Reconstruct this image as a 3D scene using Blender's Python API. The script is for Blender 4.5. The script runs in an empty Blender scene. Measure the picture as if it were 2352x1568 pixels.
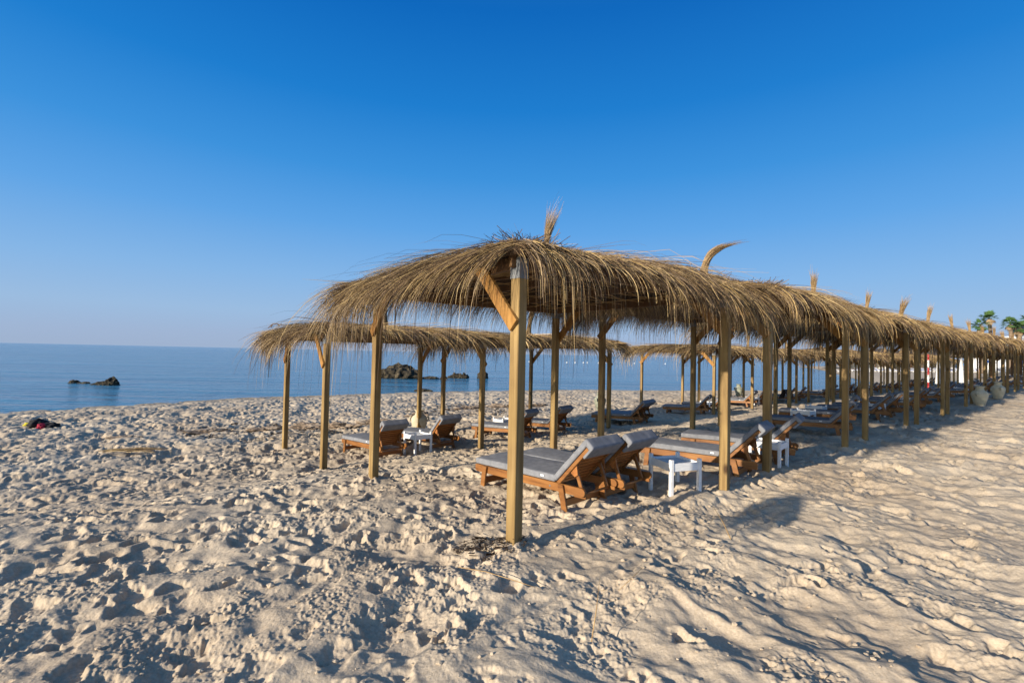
import bpy, bmesh, math, random
import numpy as np
from mathutils import Vector, Matrix
random.seed(7); rng = np.random.default_rng(11)
SC = bpy.context.scene
COL = SC.collection
R_ = math.radians

# ------------------------------------------------------------------ camera
cam_d = bpy.data.cameras.new('camera'); cam = bpy.data.objects.new('camera', cam_d); COL.objects.link(cam)
M3 = Matrix(((0.999768955, -0.021495033, 0.0), (-0.000544110, -0.025307459, -0.999679567), (0.021488145, 0.999448596, -0.025313307)))
# rows are the world axes expressed in camera space: slight roll and a slight upward pitch
Mw = M3.to_4x4(); Mw.translation = (0, 0, 1.6)
cam.matrix_world = Mw
cam_d.sensor_width = 36.0; cam_d.lens = 36.0 * 1100.0 / 2352.0
cam_d.clip_start = 0.05; cam_d.clip_end = 30000
SC.camera = cam

# ------------------------------------------------------------------ light
SUN_EL = 16.5; SUN_DIR = (0.79, 0.613)          # horizontal travel direction of the light
w = bpy.data.worlds.new('World'); SC.world = w; w.use_nodes = True
nt = w.node_tree; bg = nt.nodes['Background']
sky = nt.nodes.new('ShaderNodeTexSky'); sky.sky_type = 'NISHITA'; sky.sun_disc = False
sky.sun_elevation = R_(SUN_EL); sky.sun_rotation = math.atan2(-SUN_DIR[0], -SUN_DIR[1])
sky.air_density = 1.0; sky.dust_density = 0.6; sky.ozone_density = 3.0; sky.altitude = 0
# clear-air gradient by elevation angle laid over the physical sky (polarised deep blue zenith, pale lavender horizon)
tcw = nt.nodes.new('ShaderNodeTexCoord'); sxw = nt.nodes.new('ShaderNodeSeparateXYZ'); nt.links.new(tcw.outputs['Generated'], sxw.inputs[0])
asn = nt.nodes.new('ShaderNodeMath'); asn.operation = 'ARCSINE'; nt.links.new(sxw.outputs['Z'], asn.inputs[0])
mrw = nt.nodes.new('ShaderNodeMapRange'); mrw.inputs['From Min'].default_value = 0; mrw.inputs['From Max'].default_value = math.pi/2; nt.links.new(asn.outputs[0], mrw.inputs['Value'])
rw = nt.nodes.new('ShaderNodeValToRGB'); ew = rw.color_ramp.elements
def lin(c): return tuple(((v/255)/12.92 if v/255 <= 0.04045 else ((v/255+0.055)/1.055)**2.4) for v in c)
SKYS = [(0.0,(158,178,208)),(1.5,(158,180,213)),(4.0,(154,187,224)),(8.0,(133,181,230)),(14,(94,164,230)),(20,(58,146,221)),(27,(24,125,208)),(36,(4,103,190)),(48,(38,104,172)),(65,(80,122,170)),(90,(110,138,170))]
while len(ew) < len(SKYS): ew.new(0.5)
for i_, (dg, c_) in enumerate(SKYS): ew[i_].position = dg/90; ew[i_].color = (*lin(c_), 1)
nt.links.new(mrw.outputs[0], rw.inputs[0])
scw = nt.nodes.new('ShaderNodeVectorMath'); scw.operation = 'SCALE'; scw.inputs['Scale'].default_value = 1.0/(0.12*2**0.75); nt.links.new(rw.outputs[0], scw.inputs[0])
mxw = nt.nodes.new('ShaderNodeMix'); mxw.data_type = 'RGBA'; mxw.inputs[0].default_value = 0.88
dtw = nt.nodes.new('ShaderNodeVectorMath'); dtw.operation = 'DOT_PRODUCT'; nt.links.new(tcw.outputs['Generated'], dtw.inputs[0]); dtw.inputs[1].default_value = (-SUN_DIR[0], -SUN_DIR[1], 0.15)
mdw = nt.nodes.new('ShaderNodeMapRange'); mdw.interpolation_type = 'SMOOTHSTEP'; mdw.inputs['From Min'].default_value = 0.22; mdw.inputs['From Max'].default_value = 0.95
mdw.inputs['To Min'].default_value = 0.97; mdw.inputs['To Max'].default_value = 0.15; nt.links.new(dtw.outputs['Value'], mdw.inputs['Value']); nt.links.new(mdw.outputs[0], mxw.inputs[0])
nt.links.new(sky.outputs[0], mxw.inputs[6]); nt.links.new(scw.outputs[0], mxw.inputs[7]); nt.links.new(mxw.outputs[2], bg.inputs['Color'])
bg.inputs['Strength'].default_value = 0.12
sl = bpy.data.lights.new('sun', 'SUN'); sl.energy = 4.4; sl.angle = R_(0.55); sl.color = (1.0, 0.88, 0.71)
so = bpy.data.objects.new('sun', sl); COL.objects.link(so)
ce = math.cos(R_(SUN_EL))
so.rotation_euler = Vector((SUN_DIR[0]*ce, SUN_DIR[1]*ce, -math.sin(R_(SUN_EL)))).to_track_quat('-Z', 'Y').to_euler()
so.location = (-20, -15, 12)
vs = SC.view_settings; vs.view_transform = 'Standard'; vs.look = 'None'; vs.gamma = 1; vs.exposure = 0.75; vs.use_curve_mapping = False

# ------------------------------------------------------------------ materials
def newmat(name):
    m = bpy.data.materials.new(name); m.use_nodes = True
    return m, m.node_tree, m.node_tree.nodes['Principled BSDF']
def N(t, typ, **kw):
    n = t.nodes.new(typ)
    for k, v in kw.items():
        if k in n.inputs.keys(): n.inputs[k].default_value = v
        else: setattr(n, k, v)
    return n
def ramp(t, stops):
    r = t.nodes.new('ShaderNodeValToRGB'); e = r.color_ramp.elements
    while len(e) < len(stops): e.new(0.5)
    for i, (p, c) in enumerate(stops): e[i].position = p; e[i].color = (*c, 1)
    return r
def mapping(t, scale, coord='Object'):
    tc = t.nodes.new('ShaderNodeTexCoord'); mp = t.nodes.new('ShaderNodeMapping')
    mp.inputs['Scale'].default_value = scale
    t.links.new(tc.outputs[coord], mp.inputs[0]); return mp
def bump(t, p, fac, strength, dist):
    b = t.nodes.new('ShaderNodeBump'); b.inputs['Strength'].default_value = strength; b.inputs['Distance'].default_value = dist
    t.links.new(fac, b.inputs['Height'])
    if p.inputs['Normal'].is_linked: t.links.new(p.inputs['Normal'].links[0].from_socket, b.inputs['Normal'])
    t.links.new(b.outputs[0], p.inputs['Normal']); return b
def noisy(name, stops, scale=(1,1,1), nscale=5.0, detail=6, rough=0.7, bstr=0.3, bdist=0.01, spec=0.3, dist=0.0, coord='Object'):
    m, t, p = newmat(name)
    mp = mapping(t, scale, coord); n = N(t, 'ShaderNodeTexNoise', Scale=nscale, Detail=detail, Distortion=dist)
    t.links.new(mp.outputs[0], n.inputs['Vector'])
    r = ramp(t, stops); t.links.new(n.outputs['Fac'], r.inputs[0]); t.links.new(r.outputs[0], p.inputs['Base Color'])
    p.inputs['Roughness'].default_value = rough; p.inputs['Specular IOR Level'].default_value = spec
    if bstr: bump(t, p, n.outputs['Fac'], bstr, bdist)
    return m
def wood(name, dark, mid, light, axis_scale, knots=True, rough=0.65, spec=0.3):
    m, t, p = newmat(name)
    mp = mapping(t, axis_scale); n = N(t, 'ShaderNodeTexNoise', Scale=6.0, Detail=8.0, Distortion=0.6)
    oi = t.nodes.new('ShaderNodeObjectInfo'); ad = t.nodes.new('ShaderNodeVectorMath'); ad.operation = 'ADD'
    sc = t.nodes.new('ShaderNodeVectorMath'); sc.operation = 'SCALE'; sc.inputs['Scale'].default_value = 40
    cx = t.nodes.new('ShaderNodeCombineXYZ')
    for i in range(3): t.links.new(oi.outputs['Random'], cx.inputs[i])
    t.links.new(cx.outputs[0], sc.inputs[0]); t.links.new(mp.outputs[0], ad.inputs[0]); t.links.new(sc.outputs[0], ad.inputs[1])
    t.links.new(ad.outputs[0], n.inputs['Vector'])
    r = ramp(t, [(0.25, dark), (0.5, mid), (0.75, light)]); t.links.new(n.outputs['Fac'], r.inputs[0])
    out = r.outputs[0]
    # broad tone variation board to board
    mp2 = mapping(t, (1.2, 1.2, 1.2)); n2 = N(t, 'ShaderNodeTexNoise', Scale=1.6, Detail=3.0)
    t.links.new(mp2.outputs[0], n2.inputs['Vector'])
    r2 = ramp(t, [(0.3, (0.72, 0.66, 0.6)), (0.7, (1.1, 1.08, 1.0))]); t.links.new(n2.outputs['Fac'], r2.inputs[0])
    mx = t.nodes.new('ShaderNodeMix'); mx.data_type = 'RGBA'; mx.blend_type = 'MULTIPLY'; mx.inputs[0].default_value = 1
    t.links.new(out, mx.inputs[6]); t.links.new(r2.outputs[0], mx.inputs[7]); out = mx.outputs[2]
    if knots:
        mp3 = mapping(t, (1, 1, 0.55)); v = N(t, 'ShaderNodeTexVoronoi', Scale=3.3)
        ad2 = t.nodes.new('ShaderNodeVectorMath'); ad2.operation = 'ADD'
        t.links.new(mp3.outputs[0], ad2.inputs[0]); t.links.new(sc.outputs[0], ad2.inputs[1])
        t.links.new(ad2.outputs[0], v.inputs['Vector'])
        r3 = ramp(t, [(0.07, (0.16, 0.09, 0.05)), (0.16, (1, 1, 1))]); t.links.new(v.outputs['Distance'], r3.inputs[0])
        m3 = t.nodes.new('ShaderNodeMix'); m3.data_type = 'RGBA'; m3.blend_type = 'MULTIPLY'; m3.inputs[0].default_value = 0.9
        t.links.new(out, m3.inputs[6]); t.links.new(r3.outputs[0], m3.inputs[7]); out = m3.outputs[2]
    t.links.new(out, p.inputs['Base Color'])
    p.inputs['Roughness'].default_value = rough; p.inputs['Specular IOR Level'].default_value = spec
    bump(t, p, n.outputs['Fac'], 0.35, 0.003)
    return m
M = {}
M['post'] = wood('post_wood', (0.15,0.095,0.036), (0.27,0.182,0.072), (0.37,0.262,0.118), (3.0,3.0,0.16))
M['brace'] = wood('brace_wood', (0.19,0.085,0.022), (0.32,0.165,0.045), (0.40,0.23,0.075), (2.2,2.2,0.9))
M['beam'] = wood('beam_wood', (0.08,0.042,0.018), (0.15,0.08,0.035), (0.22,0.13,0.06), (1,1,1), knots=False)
M['teak'] = wood('lounger_wood', (0.14,0.056,0.015), (0.245,0.104,0.029), (0.31,0.145,0.043), (0.5,3.0,3.0), knots=False, rough=0.45, spec=0.4)
M['slat'] = wood('slat_wood', (0.20,0.072,0.02), (0.32,0.125,0.036), (0.40,0.17,0.05), (3.0,0.4,3.0), knots=False, rough=0.5)
M['fabric'] = noisy('grey_canvas', [(0.3,(0.165,0.172,0.19)),(0.7,(0.235,0.24,0.26))], (1,1,1), 14, 8, 0.9, 0.25, 0.004, 0.15)
def fabric_grain():
    m = M['fabric']; t = m.node_tree; p = t.nodes['Principled BSDF']
    mp = mapping(t, (1,1,1)); n = N(t, 'ShaderNodeTexNoise', Scale=420.0, Detail=2.0); t.links.new(mp.outputs[0], n.inputs['Vector'])
    bump(t, p, n.outputs['Fac'], 0.25, 0.001)
    n2 = N(t, 'ShaderNodeTexNoise', Scale=3.5, Detail=3.0, Distortion=1.2); t.links.new(mp.outputs[0], n2.inputs['Vector'])
    bump(t, p, n2.outputs['Fac'], 0.5, 0.02)
fabric_grain()
M['tag'] = noisy('white_tag', [(0.3,(0.7,0.7,0.7)),(0.7,(0.8,0.8,0.8))], bstr=0)
M['towel'] = noisy('dark_towel', [(0.3,(0.012,0.012,0.018)),(0.7,(0.03,0.03,0.04))], nscale=20, rough=0.95)
M['white'] = noisy('white_paint', [(0.3,(0.70,0.70,0.70)),(0.6,(0.80,0.80,0.79))], (1,1,6), 9, 5, 0.5, 0.2, 0.002)
M['galv'] = noisy('grey_steel', [(0.3,(0.16,0.17,0.18)),(0.7,(0.27,0.28,0.29))], nscale=25, rough=0.5)
M['galv'].node_tree.nodes['Principled BSDF'].inputs['Metallic'].default_value = 0.4
M['clay'] = noisy('cream_clay', [(0.3,(0.42,0.37,0.25)),(0.7,(0.55,0.50,0.37))], nscale=7, rough=0.8, bstr=0.4, bdist=0.01)
M['clay_green'] = noisy('greenish_clay', [(0.3,(0.10,0.11,0.08)),(0.5,(0.24,0.25,0.19)),(0.7,(0.33,0.34,0.27))], nscale=6, rough=0.7, bstr=0.4)
M['rock'] = noisy('sea_rock', [(0.3,(0.010,0.009,0.007)),(0.5,(0.036,0.030,0.020)),(0.72,(0.11,0.088,0.052))], nscale=2.6, detail=10, rough=0.9, bstr=0.9, bdist=0.12)
M['beachrock'] = noisy('beach_rock', [(0.3,(0.10,0.075,0.055)),(0.55,(0.28,0.21,0.15)),(0.72,(0.42,0.34,0.25))], nscale=5, detail=10, rough=0.9, bstr=0.9, bdist=0.05)
M['black'] = noisy('black_cloth', [(0.3,(0.008,0.008,0.01)),(0.7,(0.02,0.02,0.022))], nscale=12, rough=0.9, bdist=0.03)
M['red'] = noisy('red_cloth', [(0.3,(0.25,0.01,0.03)),(0.7,(0.4,0.02,0.05))], nscale=12, rough=0.8)
M['yellow'] = noisy('yellow_cloth', [(0.3,(0.5,0.42,0.02)),(0.7,(0.65,0.55,0.05))], nscale=12, rough=0.8)
M['blue'] = noisy('blue_fabric', [(0.3,(0.02,0.08,0.32)),(0.7,(0.04,0.13,0.42))], nscale=6, rough=0.7)
M['offwhite'] = noisy('white_fabric', [(0.3,(0.62,0.62,0.62)),(0.7,(0.75,0.75,0.74))], nscale=6, rough=0.7)
M['wall'] = noisy('white_wall', [(0.3,(0.72,0.72,0.70)),(0.7,(0.8,0.8,0.79))], nscale=2, rough=0.8)
M['glass'] = noisy('window_dark', [(0.3,(0.02,0.03,0.04)),(0.7,(0.05,0.06,0.08))], rough=0.15, bstr=0, spec=0.6)
M['trunk'] = noisy('palm_trunk', [(0.3,(0.12,0.085,0.055)),(0.7,(0.28,0.21,0.15))], (1,1,9), 2.2, 6, 0.9, 0.8, 0.05)
M['frond'] = noisy('palm_leaf', [(0.3,(0.045,0.10,0.03)),(0.7,(0.10,0.18,0.06))], nscale=1.5, rough=0.5, bstr=0)
M['deadfrond'] = noisy('dead_palm_leaf', [(0.3,(0.22,0.15,0.085)),(0.7,(0.38,0.29,0.18))], nscale=2, rough=0.8, bstr=0)
M['darkthatch'] = noisy('old_thatch', [(0.3,(0.055,0.042,0.032)),(0.7,(0.14,0.105,0.075))], (3,3,0.6), 5, 8, 0.95, 0.8, 0.08)
M['weed'] = noisy('dry_seaweed', [(0.3,(0.03,0.018,0.012)),(0.7,(0.12,0.08,0.05))], nscale=25, rough=0.95, bstr=0.8, bdist=0.03)
def straw_mat(name, stops, rough=0.55):
    m, t, p = newmat(name)
    a = t.nodes.new('ShaderNodeAttribute'); a.attribute_name = 'tone'
    r = ramp(t, stops); t.links.new(a.outputs['Fac'], r.inputs[0]); t.links.new(r.outputs[0], p.inputs['Base Color'])
    p.inputs['Roughness'].default_value = rough; p.inputs['Specular IOR Level'].default_value = 0.35
    return m
M['straw'] = straw_mat('thatch_straw', [(0.0,(0.03,0.017,0.010)),(0.3,(0.12,0.073,0.038)),(0.5,(0.235,0.16,0.085)),(0.75,(0.37,0.25,0.10)),(1.0,(0.54,0.395,0.185))])
M['straw2'] = straw_mat('tuft_straw', [(0.0,(0.14,0.08,0.035)),(0.5,(0.34,0.225,0.105)),(1.0,(0.50,0.36,0.19))])
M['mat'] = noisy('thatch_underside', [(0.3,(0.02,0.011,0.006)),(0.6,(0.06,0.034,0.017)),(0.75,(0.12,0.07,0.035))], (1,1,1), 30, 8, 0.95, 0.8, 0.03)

def sand_material():
    m, t, p = newmat('sand')
    mp = mapping(t, (1,1,1))
    n1 = N(t, 'ShaderNodeTexNoise', Scale=0.55, Detail=6.0); t.links.new(mp.outputs[0], n1.inputs['Vector'])
    r1 = ramp(t, [(0.3,(0.43,0.345,0.25)),(0.5,(0.49,0.405,0.30)),(0.72,(0.56,0.475,0.36))]); t.links.new(n1.outputs['Fac'], r1.inputs[0])
    n2 = N(t, 'ShaderNodeTexNoise', Scale=60.0, Detail=6.0); t.links.new(mp.outputs[0], n2.inputs['Vector'])
    r2 = ramp(t, [(0.3,(0.84,0.82,0.8)),(0.7,(1.1,1.1,1.1))]); t.links.new(n2.outputs['Fac'], r2.inputs[0])
    mx = t.nodes.new('ShaderNodeMix'); mx.data_type='RGBA'; mx.blend_type='MULTIPLY'; mx.inputs[0].default_value = 1
    t.links.new(r1.outputs[0], mx.inputs[6]); t.links.new(r2.outputs[0], mx.inputs[7])
    n3 = N(t, 'ShaderNodeTexNoise', Scale=9.0, Detail=8.0, Roughness=0.7); t.links.new(mp.outputs[0], n3.inputs['Vector'])
    r3 = ramp(t, [(0.24,(0.55,0.48,0.42)),(0.36,(1,1,1))]); t.links.new(n3.outputs['Fac'], r3.inputs[0])
    m2 = t.nodes.new('ShaderNodeMix'); m2.data_type='RGBA'; m2.blend_type='MULTIPLY'; m2.inputs[0].default_value = 0.8
    t.links.new(mx.outputs[2], m2.inputs[6]); t.links.new(r3.outputs[0], m2.inputs[7])
    # damp darker band at the waterline, from height above the sea
    g = t.nodes.new('ShaderNodeNewGeometry'); sx = t.nodes.new('ShaderNodeSeparateXYZ'); t.links.new(g.outputs['Position'], sx.inputs[0])
    mr = N(t, 'ShaderNodeMapRange'); mr.inputs['From Min'].default_value = -0.93; mr.inputs['From Max'].default_value = -0.87
    mr.inputs['To Min'].default_value = 0.55; mr.inputs['To Max'].default_value = 1.0; t.links.new(sx.outputs['Z'], mr.inputs['Value'])
    m4 = t.nodes.new('ShaderNodeVectorMath'); m4.operation = 'SCALE'; t.links.new(m2.outputs[2], m4.inputs[0]); t.links.new(mr.outputs[0], m4.inputs['Scale'])
    t.links.new(m4.outputs[0], p.inputs['Base Color'])
    p.inputs['Roughness'].default_value = 0.95; p.inputs['Specular IOR Level'].default_value = 0.1
    nb = N(t, 'ShaderNodeTexNoise', Scale=28.0, Detail=10.0, Roughness=0.62); t.links.new(mp.outputs[0], nb.inputs['Vector'])
    bump(t, p, nb.outputs['Fac'], 0.55, 0.02)
    nb2 = N(t, 'ShaderNodeTexNoise', Scale=350.0, Detail=3.0); t.links.new(mp.outputs[0], nb2.inputs['Vector'])
    bump(t, p, nb2.outputs['Fac'], 0.5, 0.0015)
    return m
M['sand'] = sand_material()
def sea_material():
    m, t, p = newmat('sea_water')
    tc = t.nodes.new('ShaderNodeTexCoord')
    def layer(sx, sy, rot, sc, det, st, di):
        mp = t.nodes.new('ShaderNodeMapping'); mp.inputs['Scale'].default_value = (sx, sy, 1); mp.inputs['Rotation'].default_value = (0,0,rot)
        t.links.new(tc.outputs['Object'], mp.inputs[0])
        n = N(t, 'ShaderNodeTexNoise', Scale=sc, Detail=det, Roughness=0.55); t.links.new(mp.outputs[0], n.inputs['Vector'])
        bump(t, p, n.outputs['Fac'], st, di); return n
    layer(0.16, 1.0, R_(5), 0.42, 6, 1.0, 0.55)
    layer(0.30, 1.0, R_(8), 1.0, 5, 1.0, 0.22)
    layer(0.4, 1.0, R_(-10), 2.6, 4, 1.0, 0.13)
    n = layer(0.12, 1.0, R_(4), 0.13, 4, 0.8, 0.8)
    r = ramp(t, [(0.35,(0.035,0.135,0.225)),(0.65,(0.06,0.195,0.30))]); t.links.new(n.outputs['Fac'], r.inputs[0])
    t.links.new(r.outputs[0], p.inputs['Base Color'])
    p.inputs['Roughness'].default_value = 0.12; p.inputs['IOR'].default_value = 1.33
    return m
M['sea'] = sea_material()

# ------------------------------------------------------------------ object helpers
def tag(o, label=None, cat=None, group=None, kind=None):
    if label: o['label'] = label
    if cat: o['category'] = cat
    if group: o['group'] = group
    if kind: o['kind'] = kind
    return o
def link(name, me, parent=None, mats=()):
    for m in mats:
        if m.name not in [x.name for x in me.materials if x]: me.materials.append(m)
    o = bpy.data.objects.new(name, me); COL.objects.link(o)
    if parent is not None: o.parent = parent
    return o
def empty(name, loc=(0,0,0), rz=0):
    o = bpy.data.objects.new(name, None); COL.objects.link(o); o.location = loc; o.rotation_euler = (0,0,rz)
    o.empty_display_size = 0.2
    return o
def copy_tree(o, parent=None):
    c = o.copy(); COL.objects.link(c)
    if parent is not None: c.parent = parent
    for ch in list(o.children): copy_tree(ch, c)
    return c
def mesh_np(name, V, F, smooth=False, tone=None):
    V = np.asarray(V, dtype=np.float32); F = np.asarray(F, dtype=np.int32)
    me = bpy.data.meshes.new(name); k = F.shape[1]
    me.vertices.add(len(V)); me.vertices.foreach_set('co', V.ravel())
    me.loops.add(F.size); me.loops.foreach_set('vertex_index', F.ravel())
    me.polygons.add(len(F)); me.polygons.foreach_set('loop_start', np.arange(0, F.size, k, dtype=np.int32))
    me.polygons.foreach_set('loop_total', np.full(len(F), k, dtype=np.int32))
    if smooth: me.polygons.foreach_set('use_smooth', np.ones(len(F), dtype=bool))
    if tone is not None:
        a = me.attributes.new('tone', 'FLOAT', 'POINT'); a.data.foreach_set('value', np.asarray(tone, dtype=np.float32))
    me.update(calc_edges=True); me.validate()
    return me
class MB:
    """collects boxes, bars and tubes into one bmesh"""
    def __init__(s): s.bm = bmesh.new()
    def box(s, lo, hi, mat=None, bev=0.0):
        c = [(lo[i]+hi[i])/2 for i in range(3)]; d = [abs(hi[i]-lo[i]) for i in range(3)]
        T = Matrix.Translation(c) @ Matrix.Diagonal((*d, 1))
        if mat is not None: T = mat @ T
        r = bmesh.ops.create_cube(s.bm, size=1, matrix=T)
        if bev:
            es = list({e for v in r['verts'] for e in v.link_edges})
            bmesh.ops.bevel(s.bm, geom=es, offset=bev, segments=2 if bev > 0.008 else 1, affect='EDGES', profile=0.5)
        return s
    def bar(s, a, b, wd, th, up=(0,0,1), bev=0.0):
        """square bar from a to b, width wd across, thickness th along 'up'"""
        a = Vector(a); b = Vector(b); x = (b-a); L = x.length; x.normalize()
        y = Vector(up).cross(x); y.normalize(); z = x.cross(y)
        R = Matrix((x, y, z)).transposed().to_4x4(); R.translation = a
        return s.box((0, -wd/2, -th/2), (L, wd/2, th/2), R, bev)
    def tube(s, pts, rad, seg=8, cap=True):
        pts = [Vector(p) for p in pts]; n = len(pts)
        if not hasattr(rad, '__len__'): rad = [rad]*n
        rings = []; prev = None
        for i, p in enumerate(pts):
            t = (pts[min(i+1, n-1)] - pts[max(i-1, 0)]).normalized()
            u = t.orthogonal() if prev is None else (prev - t*prev.dot(t))
            u.normalize(); prev = u; v = t.cross(u)
            rings.append([s.bm.verts.new(p + rad[i]*(math.cos(2*math.pi*k/seg)*u + math.sin(2*math.pi*k/seg)*v)) for k in range(seg)])
        for i in range(n-1):
            for k in range(seg):
                f = s.bm.faces.new((rings[i][k], rings[i][(k+1) % seg], rings[i+1][(k+1) % seg], rings[i+1][k])); f.smooth = seg > 4
        if cap: s.bm.faces.new(rings[0][::-1]); s.bm.faces.new(rings[-1])
        return s
    def lathe(s, prof, seg=28, c=(0,0,0)):
        rings = [[s.bm.verts.new((c[0]+r*math.cos(2*math.pi*k/seg), c[1]+r*math.sin(2*math.pi*k/seg), c[2]+z)) for k in range(seg)] for r, z in prof]
        for i in range(len(prof)-1):
            for k in range(seg):
                f = s.bm.faces.new((rings[i][k], rings[i][(k+1) % seg], rings[i+1][(k+1) % seg], rings[i+1][k])); f.smooth = True
        return s
    def prism(s, outline, y0, y1, axis='y'):
        """outline in xz, extruded along y"""
        A = [s.bm.verts.new((x, y0, z)) for x, z in outline]; B = [s.bm.verts.new((x, y1, z)) for x, z in outline]
        n = len(A); s.bm.faces.new(A); s.bm.faces.new(B[::-1])
        for i in range(n): s.bm.faces.new((A[i], B[i], B[(i+1) % n], A[(i+1) % n]))
        return s
    def mesh(s, name, mat):
        bmesh.ops.recalc_face_normals(s.bm, faces=s.bm.faces)
        me = bpy.data.meshes.new(name); s.bm.to_mesh(me); s.bm.free(); me.materials.append(mat); return me
    def build(s, name, mat, parent=None): return link(name, s.mesh(name, mat), parent)

def strands(P, W, tone):
    """P (n,m,3) centre lines, W (n,m) half widths, tone (n) -> ribbon quads"""
    n, m, _ = P.shape
    T = np.gradient(P, axis=1); T /= np.linalg.norm(T, axis=2, keepdims=True) + 1e-9
    rv = rng.normal(size=(n, 1, 3)); S = np.cross(T, np.broadcast_to(rv, P.shape)); S /= np.linalg.norm(S, axis=2, keepdims=True) + 1e-9
    V = np.stack([P - S*W[..., None], P + S*W[..., None]], axis=2).reshape(-1, 3)
    base = (np.arange(n)*m*2)[:, None] + (np.arange(m-1)*2)[None, :]
    F = np.stack([base, base+1, base+3, base+2], axis=-1).reshape(-1, 4)
    return V, F, np.repeat(tone, m*2)
def merge(parts):
    Vs, Fs, Ts, k = [], [], [], 0
    for V, F, t in parts: Vs.append(V); Fs.append(F + k); Ts.append(t); k += len(V)
    return np.concatenate(Vs), np.concatenate(Fs), np.concatenate(Ts)

# ------------------------------------------------------------------ terrain
SHORE = np.array([(-300,-150),(-90,-40),(-45,-3),(-27,11.5),(-18.7,17.5),(-16.5,20.2),(-13.7,24.4),(-10.4,26.7),(-6.5,29.8),(-2,32.1),(5.1,35.3),(9,35.6),
  (18.5,37.6),(22.1,38.6),(29,42),(35.5,49),(42,56),(51,73),(62,92),(75.5,116),(88,140),(102,172),(118,176),(150,230),(400,420)], float)
POLY = np.vstack([SHORE, [(900,400),(900,-700),(-300,-700)]])
def shore_dist(x, y):
    """signed distance to the waterline, positive on land"""
    d = np.full(x.shape, 1e9)
    for (ax, ay), (bx, by) in zip(SHORE[:-1], SHORE[1:]):
        dx, dy = bx-ax, by-ay; t = np.clip(((x-ax)*dx + (y-ay)*dy)/(dx*dx+dy*dy), 0, 1)
        d = np.minimum(d, np.hypot(x-ax-t*dx, y-ay-t*dy))
    ins = np.zeros(x.shape, bool); j = len(POLY)-1
    for i in range(len(POLY)):
        xi, yi = POLY[i]; xj, yj = POLY[j]
        c = ((yi > y) != (yj > y)) & (x < (xj-xi)*(y-yi)/((yj-yi) or 1e-9) + xi)
        ins ^= c; j = i
    return np.where(ins, d, -d)
def sstep(a, b, x): t = np.clip((x-a)/(b-a), 0, 1); return t*t*(3-2*t)
def zbase(x, y):
    x = np.asarray(x, float); y = np.asarray(y, float)
    ds = shore_dist(x, y); t = -0.631*x + 0.776*(y-3.93); r = np.hypot(x, y)
    zt = np.interp(t, [-60,0,1.5,3.3,5.6,8.2,22], [0,0,-0.03,-0.13,-0.5,-0.65,-0.84])
    zt = zt + np.clip((r-18)*0.012, 0, 0.18)*sstep(4, 0, t)
    zf = np.interp(ds, [0,4,30,80,200], [-0.86,-0.5,0.25,0.6,0.9])
    k = sstep(40, 75, r); zt = zt*(1-k) + zf*k
    z = np.where(ds > 0, -0.93 + (zt+0.93)*sstep(-0.6, 3.0, ds), -0.93 + np.maximum(ds, -40)*0.05)
    return z
def z0(x, y): return float(zbase(np.array([x]), np.array([y]))[0])

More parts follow.
